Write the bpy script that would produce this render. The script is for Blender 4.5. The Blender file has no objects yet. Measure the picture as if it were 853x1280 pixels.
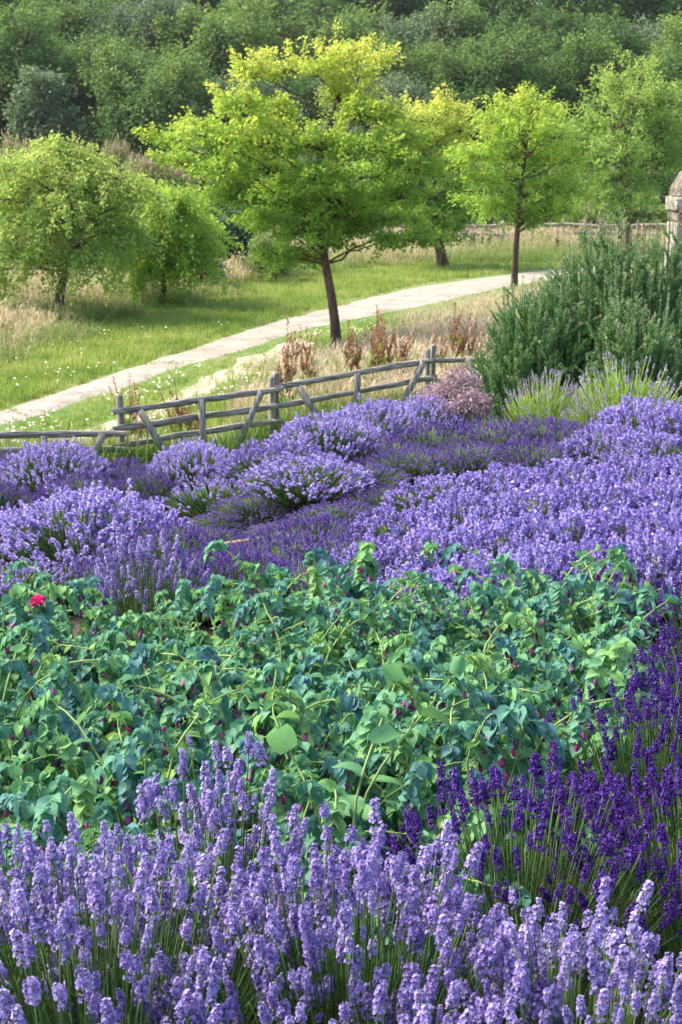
import bpy, math
import numpy as np
from mathutils import Vector
R_ = math.radians
rng = np.random.default_rng(11)
C = bpy.context.scene.collection
sc = bpy.context.scene

# ------------------------------------------------------------------ camera, sky, sun, exposure
CAM = np.array([0.0, 0.0, 3.65]); PITCH = R_(13.9); FPX = 1778.0
cd = bpy.data.cameras.new('camera'); cam = bpy.data.objects.new('camera', cd); C.objects.link(cam)
cam.location = CAM; cam.rotation_euler = (R_(90) - PITCH, 0, 0)
cd.sensor_fit = 'VERTICAL'; cd.sensor_height = 36; cd.sensor_width = 24; cd.lens = 50
cd.clip_start = 0.05; cd.clip_end = 1500
cd.dof.use_dof = True; cd.dof.focus_distance = 3.9; cd.dof.aperture_fstop = 13
sc.camera = cam
SUN_EL, SUN_AZ = 50.0, -74.0            # azimuth from +Y towards +X
w = bpy.data.worlds.new('World'); sc.world = w; w.use_nodes = True
nt = w.node_tree; bg = nt.nodes['Background']
sky = nt.nodes.new('ShaderNodeTexSky'); sky.sky_type = 'NISHITA'; sky.sun_disc = False
sky.sun_elevation = R_(SUN_EL); sky.sun_rotation = R_(SUN_AZ); sky.air_density = 1.0; sky.dust_density = 2.5; sky.ozone_density = 1.0
nt.links.new(sky.outputs[0], bg.inputs[0]); bg.inputs[1].default_value = 0.15
sl = bpy.data.lights.new('sun', 'SUN'); sl.energy = 3.3; sl.angle = R_(14); sl.color = (1.0, 0.90, 0.70)
so = bpy.data.objects.new('sun', sl); C.objects.link(so)
sd = Vector((math.sin(R_(SUN_AZ)) * math.cos(R_(SUN_EL)), math.cos(R_(SUN_AZ)) * math.cos(R_(SUN_EL)), math.sin(R_(SUN_EL))))
so.rotation_euler = sd.to_track_quat('Z', 'Y').to_euler(); so.location = (-20, 30, 40)
sc.view_settings.view_transform = 'Standard'; sc.view_settings.look = 'None'
sc.view_settings.exposure = 1.32; sc.view_settings.gamma = 1.0
sc.render.engine = 'CYCLES'
sc.cycles.max_bounces = 8; sc.cycles.transparent_max_bounces = 4; sc.cycles.diffuse_bounces = 4; sc.cycles.transmission_bounces = 5

# ------------------------------------------------------------------ measuring helpers
def at(px, py, D):
    u = (px - 426.5) / FPX; v = (640 - py) / FPX
    d = np.array([u, math.cos(PITCH) + v * math.sin(PITCH), -math.sin(PITCH) + v * math.cos(PITCH)])
    return CAM + d * (D / d[1])
def sstep(a, b, x):
    t = np.clip((x - a) / (b - a), 0, 1); return t * t * (3 - 2 * t)
def vnoise(x, y, s, seed=0):
    x = np.asarray(x) / s; y = np.asarray(y) / s
    def hsh(i, j):
        n = np.sin(i * 127.1 + j * 311.7 + seed * 74.7) * 43758.5453; return n - np.floor(n)
    i = np.floor(x); j = np.floor(y); fx = x - i; fy = y - j
    fx = fx * fx * (3 - 2 * fx); fy = fy * fy * (3 - 2 * fy)
    return (hsh(i, j) * (1 - fx) * (1 - fy) + hsh(i + 1, j) * fx * (1 - fy) + hsh(i, j + 1) * (1 - fx) * fy + hsh(i + 1, j + 1) * fx * fy)
def ground_h(x, y):
    x = np.asarray(x, float); y = np.asarray(y, float)
    base = 1.85 - 0.12 * (y - 2)
    base = np.where(y < 2, 1.85 - 0.05 * (y - 2), base)
    base = np.clip(base, 0, 2.2)
    bump = 0.40 * sstep(-1.8, 0.3, x) * sstep(8, 11, y) * (1 - sstep(20, 27, y))
    hill = 0.11 * np.clip(y - 88, 0, 140) + 0.02 * np.clip(y - 240, 0, None)
    rough = 0.05 * (vnoise(x, y, 2.3) - .5) * sstep(19, 24, y)
    return base + bump + hill + rough * 0.6
def gh(x, y): return float(ground_h(x, y))
def hit(px, py):
    lo, hi = 3.0, 120.0
    for D in np.geomspace(2, 150, 900):
        p = at(px, py, D)
        if p[2] <= gh(p[0], p[1]): return p
    return at(px, py, 100)

# ------------------------------------------------------------------ materials
def ramp_node(nt, cols):
    r = nt.nodes.new('ShaderNodeValToRGB'); e = r.color_ramp.elements
    while len(e) < len(cols): e.new(0.5)
    for i, c in enumerate(cols):
        e[i].position = c[0]; e[i].color = (*c[1], 1)
    return r
def leafmat(name, cols, trans=0.35, rough=0.5, spec=0.3, tboost=1.4, objvar=0.25):
    m = bpy.data.materials.new(name); m.use_nodes = True; nt = m.node_tree; N = nt.nodes; L = nt.links
    b = N['Principled BSDF']; out = N['Material Output']
    a = N.new('ShaderNodeAttribute'); a.attribute_name = 'var'
    oi = N.new('ShaderNodeObjectInfo')
    mr = N.new('ShaderNodeMath'); mr.operation = 'MULTIPLY_ADD'; mr.inputs[1].default_value = objvar; mr.inputs[2].default_value = -objvar / 2
    L.new(oi.outputs['Random'], mr.inputs[0])
    ad = N.new('ShaderNodeMath'); ad.operation = 'ADD'; ad.use_clamp = True
    L.new(a.outputs['Fac'], ad.inputs[0]); L.new(mr.outputs[0], ad.inputs[1])
    r = ramp_node(nt, cols); L.new(ad.outputs[0], r.inputs[0])
    L.new(r.outputs[0], b.inputs['Base Color']); b.inputs['Roughness'].default_value = rough
    b.inputs['Specular IOR Level'].default_value = spec
    if trans > 0:
        t = N.new('ShaderNodeBsdfTranslucent'); mul = N.new('ShaderNodeVectorMath'); mul.operation = 'SCALE'; mul.inputs['Scale'].default_value = tboost
        L.new(r.outputs[0], mul.inputs[0]); L.new(mul.outputs[0], t.inputs[0])
        mx = N.new('ShaderNodeMixShader'); mx.inputs[0].default_value = trans
        L.new(b.outputs[0], mx.inputs[1]); L.new(t.outputs[0], mx.inputs[2]); L.new(mx.outputs[0], out.inputs[0])
    return m
def noisemat(name, cols, scale=8, detail=8, rough=0.85, bump=0.3, stretch=(1, 1, 1), bscale=None, dist=0.02, spec=0.2):
    m = bpy.data.materials.new(name); m.use_nodes = True; nt = m.node_tree; N = nt.nodes; L = nt.links
    b = N['Principled BSDF']; tc = N.new('ShaderNodeTexCoord'); mp = N.new('ShaderNodeMapping'); mp.inputs['Scale'].default_value = stretch
    L.new(tc.outputs['Object'], mp.inputs[0])
    n = N.new('ShaderNodeTexNoise'); n.inputs['Scale'].default_value = scale; n.inputs['Detail'].default_value = detail; n.inputs['Roughness'].default_value = 0.65
    L.new(mp.outputs[0], n.inputs['Vector'])
    r = ramp_node(nt, cols); L.new(n.outputs[0], r.inputs[0])
    nf = N.new('ShaderNodeTexNoise'); nf.inputs['Scale'].default_value = (bscale or scale * 3) * .4; nf.inputs['Detail'].default_value = 5; L.new(mp.outputs[0], nf.inputs['Vector'])
    rf = ramp_node(nt, [(.35, (.68, .67, .65)), (.6, (1.12, 1.12, 1.12))]); L.new(nf.outputs[0], rf.inputs[0]); mm = N.new('ShaderNodeMixRGB'); mm.blend_type = 'MULTIPLY'; mm.inputs[0].default_value = 1
    L.new(r.outputs[0], mm.inputs[1]); L.new(rf.outputs[0], mm.inputs[2]); L.new(mm.outputs[0], b.inputs['Base Color'])
    n2 = N.new('ShaderNodeTexNoise'); n2.inputs['Scale'].default_value = bscale or scale * 3; n2.inputs['Detail'].default_value = 6
    L.new(mp.outputs[0], n2.inputs['Vector'])
    bp = N.new('ShaderNodeBump'); bp.inputs['Strength'].default_value = bump; bp.inputs['Distance'].default_value = dist
    L.new(n2.outputs[0], bp.inputs['Height']); L.new(bp.outputs[0], b.inputs['Normal'])
    b.inputs['Roughness'].default_value = rough; b.inputs['Specular IOR Level'].default_value = spec
    return m
M = {}
M['lav_light'] = leafmat('lavender_petal_light', [(0, (.25, .18, .50)), (.45, (.41, .32, .73)), (1, (.64, .56, .89))], .35, .6, .15, 1.2)
M['lav_lit'] = leafmat('lavender_petal_lit', [(0, (.34, .25, .62)), (.5, (.52, .43, .84)), (1, (.74, .66, .94))], .35, .6, .15, 1.2)  # lighter copy of the light petals; light falling on mound tops painted in
M['cal_light'] = leafmat('lavender_calyx_light', [(0, (.12, .08, .26)), (.6, (.21, .17, .38)), (1, (.29, .30, .35))], .2, .7, .1, 1.1)
M['lav_dark'] = leafmat('lavender_petal_dark', [(0, (.09, .03, .27)), (.6, (.17, .07, .45)), (1, (.28, .15, .62))], .3, .6, .15, 1.2)
M['cal_dark'] = leafmat('lavender_calyx_dark', [(0, (.035, .012, .11)), (.7, (.07, .025, .21)), (1, (.11, .05, .28))], .15, .7, .1, 1.1)
M['lav_violet'] = leafmat('lavender_petal_violet', [(0, (.13, .06, .31)), (.6, (.21, .12, .46)), (1, (.34, .24, .61))], .3, .6, .15, 1.2)
M['cal_violet'] = leafmat('lavender_calyx_violet', [(0, (.07, .035, .17)), (.6, (.12, .075, .27)), (1, (.18, .19, .26))], .15, .7, .1, 1.1)
M['lav_bud'] = leafmat('lavender_bud_white', [(0, (.38, .34, .50)), (.6, (.56, .46, .66)), (1, (.70, .66, .76))], .3, .6, .15, 1.1)
M['cal_bud'] = leafmat('lavender_calyx_green', [(0, (.13, .20, .12)), (.6, (.22, .29, .20)), (1, (.32, .34, .34))], .2, .7, .1, 1.1)
M['lav_stem'] = leafmat('lavender_stem', [(0, (.05, .11, .025)), (.6, (.10, .19, .05)), (1, (.17, .26, .10))], .2, .6, .25, 1.3)
M['lav_leaf'] = leafmat('lavender_leaf', [(0, (.035, .085, .02)), (.6, (.07, .14, .04)), (1, (.14, .21, .09))], .25, .6, .25, 1.3)
M['bright_stem'] = leafmat('young_lavender_stem', [(0, (.22, .38, .05)), (.6, (.34, .46, .10)), (1, (.46, .60, .18))], .3, .6, .25, 1.3)
M['cer_leaf'] = leafmat('honeywort_leaf', [(0, (.08, .22, .15)), (.4, (.125, .31, .155)), (.75, (.19, .38, .12)), (1, (.31, .47, .11))], .32, .6, .25, 1.4)
M['cer_bract'] = leafmat('honeywort_bract', [(0, (.09, .22, .25)), (.35, (.11, .295, .215)), (.7, (.165, .37, .15)), (1, (.29, .46, .12))], .30, .6, .25, 1.3)
for k_ in ('cer_leaf', 'cer_bract'):
    nt = M[k_].node_tree; N = nt.nodes; L = nt.links; b = N['Principled BSDF']; tc = N.new('ShaderNodeTexCoord'); n = N.new('ShaderNodeTexNoise'); n.inputs['Scale'].default_value = 60; n.inputs['Detail'].default_value = 4; L.new(tc.outputs['Object'], n.inputs['Vector'])
    bp = N.new('ShaderNodeBump'); bp.inputs['Distance'].default_value = .004; bp.inputs['Strength'].default_value = .6; L.new(n.outputs[0], bp.inputs['Height']); L.new(bp.outputs[0], b.inputs['Normal'])
    rr = [q for q in N if q.type == 'VALTORGB'][0]; src = rr.inputs[0].links[0].from_socket; ma = N.new('ShaderNodeMath'); ma.operation = 'MULTIPLY_ADD'; ma.inputs[1].default_value = .5; ma.inputs[2].default_value = -.25; L.new(n.outputs[0], ma.inputs[0])
    ad = N.new('ShaderNodeMath'); ad.operation = 'ADD'; ad.use_clamp = True; L.new(src, ad.inputs[0]); L.new(ma.outputs[0], ad.inputs[1]); L.new(ad.outputs[0], rr.inputs[0])
M['cer_stem'] = leafmat('honeywort_stem', [(0, (.17, .29, .08)), (1, (.36, .44, .16))], .2, .5, .3, 1.2)
M['cer_bell'] = leafmat('honeywort_bell', [(0, (.13, .015, .10)), (.5, (.34, .03, .22)), (1, (.60, .14, .38))], .2, .45, .4, 1.2)
M['bark'] = noisemat('bark', [(.3, (.05, .032, .025)), (.55, (.12, .075, .055)), (.75, (.20, .145, .11))], 9, 8, .9, .9, (1, 1, .25), dist=.03)
M['bark_pale'] = noisemat('bark_pale', [(.3, (.10, .07, .05)), (.7, (.24, .18, .14))], 9, 8, .9, .9, (1, 1, .25), dist=.03)
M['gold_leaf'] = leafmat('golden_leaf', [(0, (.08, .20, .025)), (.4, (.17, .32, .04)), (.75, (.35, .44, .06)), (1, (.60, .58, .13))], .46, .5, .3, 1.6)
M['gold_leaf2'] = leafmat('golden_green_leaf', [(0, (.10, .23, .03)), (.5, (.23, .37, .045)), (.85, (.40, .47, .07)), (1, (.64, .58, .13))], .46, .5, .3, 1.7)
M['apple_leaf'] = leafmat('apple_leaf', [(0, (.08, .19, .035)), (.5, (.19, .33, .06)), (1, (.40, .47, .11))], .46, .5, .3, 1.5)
M['shrub_leaf'] = leafmat('shrub_leaf', [(0, (.08, .15, .035)), (.5, (.17, .27, .065)), (1, (.34, .40, .11))], .35, .55, .25, 1.4)
M['rust_tip'] = leafmat('rust_leaf', [(0, (.24, .18, .10)), (.5, (.36, .27, .17)), (1, (.48, .38, .26))], .3, .6, .2, 1.2)
M['dark_leaf'] = leafmat('dark_hedge_leaf', [(0, (.015, .04, .018)), (.5, (.03, .075, .03)), (1, (.06, .12, .045))], .2, .5, .3, 1.3)
M['forest_a'] = leafmat('forest_leaf', [(0, (.02, .06, .022)), (.5, (.06, .135, .035)), (1, (.20, .29, .07))], .3, .6, .2, 1.4, .35)  # wide ramp: dark hollows and crown highlights painted into the leaf colour
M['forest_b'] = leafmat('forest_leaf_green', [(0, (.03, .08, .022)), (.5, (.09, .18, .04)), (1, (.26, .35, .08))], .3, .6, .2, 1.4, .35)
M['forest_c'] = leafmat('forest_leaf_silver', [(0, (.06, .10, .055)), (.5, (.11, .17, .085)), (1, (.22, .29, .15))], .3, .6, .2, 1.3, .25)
M['rose_needle'] = leafmat('rosemary_needle', [(0, (.05, .16, .05)), (.5, (.13, .31, .09)), (1, (.40, .46, .26))], .25, .5, .3, 1.3)
M['grass_green'] = leafmat('grass_green', [(0, (.14, .22, .035)), (.5, (.26, .36, .065)), (1, (.46, .47, .16))], .4, .55, .25, 1.3)
M['grass_straw'] = leafmat('grass_straw', [(0, (.20, .28, .07)), (.35, (.40, .38, .18)), (.7, (.60, .49, .31)), (1, (.72, .57, .42))], .4, .6, .2, 1.1)
M['grass_mix'] = leafmat('grass_mixed', [(0, (.08, .18, .03)), (.5, (.20, .30, .07)), (1, (.42, .38, .18))], .4, .6, .2, 1.2)
M['dock_rust'] = leafmat('dock_seed', [(0, (.20, .09, .05)), (.5, (.36, .17, .10)), (1, (.50, .32, .20))], .25, .6, .2, 1.2)
M['dock_leaf'] = leafmat('dock_leaf', [(0, (.08, .20, .02)), (1, (.30, .42, .04))], .4, .5, .3, 1.4)
M['weed_leaf'] = leafmat('weed_leaf', [(0, (.04, .13, .03)), (1, (.13, .27, .06))], .3, .5, .3, 1.4)
M['pink'] = leafmat('pale_pink_flower', [(0, (.55, .34, .32)), (1, (.80, .66, .60))], .3, .6, .2, 1.0)
M['daisy'] = leafmat('white_daisy', [(0, (.6, .6, .5)), (1, (.8, .8, .76))], .2, .6, .2, 1.0)
M['mauve'] = leafmat('mauve_bud', [(0, (.20, .12, .17)), (.5, (.40, .27, .33)), (1, (.60, .48, .48))], .25, .7, .15, 1.1)
M['magenta'] = leafmat('magenta_petal', [(0, (.60, .02, .16)), (1, (.85, .06, .26))], .25, .5, .3, 1.1)
M['wood'] = noisemat('weathered_wood', [(.34, (.09, .08, .07)), (.47, (.28, .255, .23)), (.62, (.50, .47, .43))], 7, 10, .9, 1.0, (.5, 7, 7), dist=.012)
M['wood_v'] = noisemat('weathered_post', [(.34, (.09, .08, .07)), (.47, (.27, .25, .22)), (.62, (.48, .45, .40))], 7, 10, .9, 1.0, (7, 7, .5), dist=.012)
M['rail_pale'] = noisemat('pale_rail_wood', [(.3, (.22, .19, .15)), (.7, (.50, .45, .37))], 4, 6, .9, .4)
M['plank'] = noisemat('timber_plank', [(.3, (.24, .15, .09)), (.7, (.42, .28, .18))], 4, 8, .8, .4, (.5, 5, 5))
M['stone'] = noisemat('lichen_stone', [(.30, (.13, .11, .09)), (.45, (.26, .23, .20)), (.58, (.38, .35, .32)), (.72, (.56, .54, .50))], 7, 10, .95, .8, dist=.03)
M['stone_rust'] = noisemat('rusty_lichen_stone', [(.30, (.07, .06, .055)), (.46, (.16, .14, .125)), (.60, (.28, .23, .18)), (.75, (.42, .40, .36))], 8, 10, .95, .8, dist=.03)
M['mortar'] = noisemat('mortar', [(.3, (.16, .10, .06)), (.7, (.30, .20, .13))], 20, 6, .95, .4)
M['soil'] = noisemat('soil', [(.3, (.05, .034, .022)), (.7, (.14, .10, .07))], 30, 8, .95, .9, dist=.02)
M['path'] = noisemat('path_gravel', [(.30, (.25, .215, .18)), (.45, (.34, .30, .26)), (.58, (.40, .36, .32)), (.72, (.50, .46, .41))], 1.3, 12, .95, .5, bscale=45, dist=.015)
M['path_dusty'] = noisemat('dusty_gravel', [(.3, (.28, .26, .17)), (.5, (.44, .38, .30)), (.7, (.56, .51, .44))], 2.2, 12, .95, .6, bscale=45, dist=.02)

# ------------------------------------------------------------------ mesh gathering
class Tpl:
    def __init__(s, v, faces, mats=None):
        s.v = np.array(v, float); s.loops = np.concatenate([np.array(f) for f in faces]).astype(np.int64)
        s.sz = np.array([len(f) for f in faces]); s.m = np.zeros(len(faces), int) if mats is None else np.array(mats, int)
        s.var = None
class G:
    def __init__(s): s.V = []; s.L = []; s.S = []; s.Mt = []; s.A = []; s.n = 0
    def raw(s, v, loops, sz, m, var):
        s.V.append(v); s.L.append(loops + s.n); s.S.append(sz); s.Mt.append(m); s.A.append(var); s.n += len(v)
    def inst(s, t, Mx, T, var, mat=None):
        k = len(T)
        if k == 0: return
        n = len(t.v)
        v = (np.einsum('kij,nj->kni', Mx, t.v) + T[:, None, :]).reshape(-1, 3)
        l = (t.loops[None, :] + (np.arange(k) * n)[:, None]).ravel()
        a = np.repeat(var, n)
        if t.var is not None: a = a + np.tile(t.var, k)
        mm = np.tile(t.m, k) if mat is None else np.full(k * len(t.m), mat)
        s.raw(v, l, np.tile(t.sz, k), mm, a)
    def tubes(s, P, Rd, sides=3, mat=0, var=None):
        P = np.asarray(P, float); k, q, _ = P.shape; Rd = np.broadcast_to(Rd, (k, q))
        T = np.gradient(P, axis=1); T /= np.linalg.norm(T, axis=2, keepdims=True) + 1e-9
        up = np.where(np.abs(T[..., 2:3]) > .9, np.array([1., .13, 0]), np.array([0, 0, 1.]))
        A = np.cross(T, up); A /= np.linalg.norm(A, axis=2, keepdims=True) + 1e-9
        for j in range(1, q):        # keep the frame steady along the tube
            a = A[:, j - 1] - T[:, j] * np.sum(A[:, j - 1] * T[:, j], 1, keepdims=True)
            A[:, j] = a / (np.linalg.norm(a, axis=1, keepdims=True) + 1e-9)
        B = np.cross(T, A)
        an = np.arange(sides) * 2 * np.pi / sides
        v = P[:, :, None, :] + Rd[:, :, None, None] * (A[:, :, None, :] * np.cos(an)[None, None, :, None] + B[:, :, None, :] * np.sin(an)[None, None, :, None])
        v = v.reshape(-1, 3)
        i = np.arange(q - 1)[:, None]; j = np.arange(sides)[None, :]; j2 = (j + 1) % sides
        f = np.stack([i * sides + j, i * sides + j2, (i + 1) * sides + j2, (i + 1) * sides + j], -1).reshape(-1)
        cap = (q - 1) * sides + np.arange(sides)
        f1 = np.concatenate([f, cap]); szs = np.array([4] * ((q - 1) * sides) + [sides])
        l = (f1[None, :] + (np.arange(k) * q * sides)[:, None]).ravel()
        vr = np.zeros(k) if var is None else var
        s.raw(v, l, np.tile(szs, k), np.full(k * len(szs), mat), np.repeat(vr, q * sides))
    def box(s, c, size, ax=None, mat=0, var=0.5, taper=1.0, jig=0.0):
        e = np.array([[x, y, z] for x in (-1, 1) for y in (-1, 1) for z in (-1, 1)], float) * np.array(size) / 2
        e[e[:, 2] > 0, :2] *= taper
        if jig: e += rng.normal(0, jig, e.shape)
        A = np.eye(3) if ax is None else ax
        v = e @ A.T + np.array(c)
        F = [(0, 1, 3, 2), (4, 6, 7, 5), (0, 4, 5, 1), (2, 3, 7, 6), (0, 2, 6, 4), (1, 5, 7, 3)]
        s.raw(v, np.array(F).ravel(), np.full(6, 4), np.full(6, mat), np.full(8, var))
    def build(s, name, mats, parent=None, smooth=False, kind=None):
        me = bpy.data.meshes.new(name)
        V = np.concatenate(s.V); L = np.concatenate(s.L); S = np.concatenate(s.S); Mt = np.concatenate(s.Mt); A = np.concatenate(s.A)
        me.vertices.add(len(V)); me.vertices.foreach_set('co', V.astype(np.float32).ravel())
        me.loops.add(len(L)); me.loops.foreach_set('vertex_index', L.astype(np.int32))
        me.polygons.add(len(S)); st = np.concatenate([[0], np.cumsum(S)[:-1]]); me.polygons.foreach_set('loop_start', st.astype(np.int32))
        for m in (mats if isinstance(mats, (list, tuple)) else [mats]): me.materials.append(m)
        me.polygons.foreach_set('material_index', Mt.astype(np.int32))
        if smooth: me.polygons.foreach_set('use_smooth', np.ones(len(S), bool))
        me.update(calc_edges=True)
        at_ = me.attributes.new('var', 'FLOAT', 'POINT'); at_.data.foreach_set('value', A.astype(np.float32))
        o = bpy.data.objects.new(name, me); C.objects.link(o)
        if parent is not None: o.parent = parent
        if kind: o['kind'] = kind
        return o
def tag(o, label=None, cat=None, group=None, kind=None):
    if label: o['label'] = label
    if cat: o['category'] = cat
    if group: o['group'] = group
    if kind: o['kind'] = kind
    return o
def thing(name, label, cat, loc=(0, 0, 0), rz=0, group=None):
    o = bpy.data.objects.new(name, None); C.objects.link(o); o.location = loc; o.rotation_euler = (0, 0, rz); o.empty_display_size = .1
    return tag(o, label, cat, group)
def copy_tree(o, parent=None):
    c = o.copy(); C.objects.link(c); c.parent = parent
    for ch in list(o.children): copy_tree(ch, c)
    return c
def norm(v): return v / (np.linalg.norm(v, axis=-1, keepdims=True) + 1e-9)
def frames(D, spin=None):
    """matrices whose local Z points along D with random spin"""
    D = norm(D); k = len(D)
    h = rng.normal(size=(k, 3)); X = norm(np.cross(h, D)); Y = np.cross(D, X)
    return np.stack([X, Y, D], -1)
def frames_yz(Y, Z):
    """leaf frames: local Y along the leaf, Z about its normal"""
    Y = norm(Y); X = norm(np.cross(Y, Z)); Z = np.cross(X, Y)
    return np.stack([X, Y, Z], -1)
def rvec(k): return norm(rng.normal(size=(k, 3)))
def U(a, b, k=None): return rng.uniform(a, b, k)
def bez(P0, P1, P2, q, P3=None):
    t = np.linspace(0, 1, q)[None, :, None]
    if P3 is None:
        return P0[:, None] * (1 - t) ** 2 + 2 * P1[:, None] * t * (1 - t) + P2[:, None] * t ** 2
    return P0[:, None] * (1 - t) ** 3 + 3 * P1[:, None] * t * (1 - t) ** 2 + 3 * P2[:, None] * t ** 2 * (1 - t) + P3[:, None] * t ** 3

# ------------------------------------------------------------------ the ground
def axis_vals():
    a = np.concatenate([np.arange(0, 12, .3), np.arange(12, 40, 1.2), np.arange(40, 200, 12), [260]])
    return np.concatenate([-a[::-1][:-1], a])
xs = axis_vals(); ys = np.concatenate([np.arange(-6, 36, .3), np.arange(36, 90, 1.2), np.arange(90, 420, 10)])
X, Y = np.meshgrid(xs, ys); Z = ground_h(X, Y)
g = G(); nx, ny = len(xs), len(ys)
i = np.arange(ny - 1)[:, None]; j = np.arange(nx - 1)[None, :]
f = np.stack([i * nx + j, i * nx + j + 1, (i + 1) * nx + j + 1, (i + 1) * nx + j], -1).reshape(-1)
edge = 15.6 + 0.25 * np.clip(X + 2.5, -2, 30)
soilz = 1 - sstep(-.5, .5, (Y - edge) + .8 * (vnoise(X, Y, .7) - .5))
g.raw(np.stack([X, Y, Z], -1).reshape(-1, 3), f, np.full((ny - 1) * (nx - 1), 4), np.zeros((ny - 1) * (nx - 1), int), soilz.ravel())
m = bpy.data.materials.new('ground'); m.use_nodes = True; nt = m.node_tree; N = nt.nodes; L = nt.links
b = N['Principled BSDF']; tc = N.new('ShaderNodeTexCoord'); a = N.new('ShaderNodeAttribute'); a.attribute_name = 'var'
def nz(scale, det=8):
    n = N.new('ShaderNodeTexNoise'); n.inputs['Scale'].default_value = scale; n.inputs['Detail'].default_value = det; L.new(tc.outputs['Object'], n.inputs['Vector']); return n
n1, n2, n3 = nz(.35), nz(40), nz(9)
rg = ramp_node(nt, [(.35, (.10, .19, .03)), (.5, (.16, .24, .05)), (.65, (.26, .25, .11))]); L.new(n1.outputs[0], rg.inputs[0])
rs = ramp_node(nt, [(.3, (.035, .026, .018)), (.7, (.11, .08, .055))]); L.new(n2.outputs[0], rs.inputs[0])
mx = N.new('ShaderNodeMixRGB'); L.new(a.outputs['Fac'], mx.inputs[0]); L.new(rg.outputs[0], mx.inputs[1]); L.new(rs.outputs[0], mx.inputs[2])
r3 = ramp_node(nt, [(.3, (.65, .65, .65)), (.7, (1.15, 1.15, 1.15))]); L.new(n3.outputs[0], r3.inputs[0])
m2 = N.new('ShaderNodeMixRGB'); m2.blend_type = 'MULTIPLY'; m2.inputs[0].default_value = 1; L.new(mx.outputs[0], m2.inputs[1]); L.new(r3.outputs[0], m2.inputs[2])
L.new(m2.outputs[0], b.inputs['Base Color']); b.inputs['Roughness'].default_value = .95
bp = N.new('ShaderNodeBump'); bp.inputs['Distance'].default_value = .04; bp.inputs['Strength'].default_value = .8; L.new(n2.outputs[0], bp.inputs['Height']); L.new(bp.outputs[0], b.inputs['Normal'])
tag(g.build('ground', m, smooth=True), kind='structure')

def strip(name, L_px, R_px, mat, off, rag=.10, step=.35):
    Lw = np.array([hit(*p)[:2] for p in L_px]); Rw = np.array([hit(*p)[:2] for p in R_px])
    def res(P, n):
        d = np.concatenate([[0], np.cumsum(np.linalg.norm(np.diff(P, axis=0), axis=1))]); t = np.linspace(0, d[-1], n)
        return np.stack([np.interp(t, d, P[:, 0]), np.interp(t, d, P[:, 1])], -1)
    n = int(np.linalg.norm(np.diff(Lw, axis=0), axis=1).sum() / step) + 2
    A, B = res(Lw, n), res(Rw, n); nrm = norm(B - A)
    A = A + nrm * (rag * (vnoise(A[:, 0], A[:, 1], .5, 3) - .5) * 2)[:, None] + nrm * (rag * (vnoise(A[:, 0], A[:, 1], 1.7, 5) - .5) * 3)[:, None]
    B = B + nrm * (rag * (vnoise(B[:, 0], B[:, 1], .5, 4) - .5) * 2)[:, None] + nrm * (rag * (vnoise(B[:, 0], B[:, 1], 1.7, 6) - .5) * 3)[:, None]
    K = 9; t = np.linspace(0, 1, K)[None, :, None]; P = A[:, None] * (1 - t) + B[:, None] * t
    prof = np.clip(np.minimum(np.arange(K), K - 1 - np.arange(K)) / 2.0, 0, 1); z = ground_h(P[..., 0], P[..., 1]) + off * prof[None] - .03 * (1 - prof[None]); v = np.concatenate([P, z[..., None]], -1).reshape(-1, 3)
    i = np.arange(n - 1)[:, None]; j = np.arange(K - 1)[None, :]
    f = np.stack([i * K + j, i * K + j + 1, (i + 1) * K + j + 1, (i + 1) * K + j], -1).reshape(-1)
    g = G(); g.raw(v, f, np.full((n - 1) * (K - 1), 4), np.zeros((n - 1) * (K - 1), int), np.full(len(v), .5))
    tag(g.build(name, mat, smooth=True), kind='structure')
    return A, B
PA, PB = strip('path', [(-60, 529), (0, 512), (100, 479), (186, 451), (272, 421), (353, 396), (410, 382), (470, 367), (524, 356), (625, 343), (705, 335), (760, 331)],
               [(-60, 556), (0, 537), (65, 517), (151, 489), (202, 471), (302, 441), (385, 415), (455, 401), (530, 386), (625, 364), (705, 348), (760, 341)], M['path'], .03)
QA, QB = strip('worn_track', [(60, 548), (120, 528), (190, 500), (245, 470), (310, 443), (370, 424)],
               [(75, 566), (150, 545), (235, 510), (300, 480), (350, 455), (400, 432)], M['path_dusty'], .018, .2)
def near_poly(x, y, A, B, pad=0.0):
    """signed test: inside the strip between A and B"""
    ins = np.zeros(len(x), bool)
    P = np.concatenate([A, B[::-1]]); j = len(P) - 1
    for i in range(len(P)):
        xi, yi = P[i]; xj, yj = P[j]
        c = ((yi > y) != (yj > y)) & (x < (xj - xi) * (y - yi) / (yj - yi + 1e-12) + xi); ins ^= c; j = i
    return ins
def dist_line(x, y, A):
    d = np.full(len(x), 1e9)
    for i in range(0, len(A) - 1):
        a, b = A[i], A[i + 1]; ab = b - a; t = np.clip(((x - a[0]) * ab[0] + (y - a[1]) * ab[1]) / (ab @ ab + 1e-9), 0, 1)
        d = np.minimum(d, np.hypot(x - a[0] - t * ab[0], y - a[1] - t * ab[1]))
    return d

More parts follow.
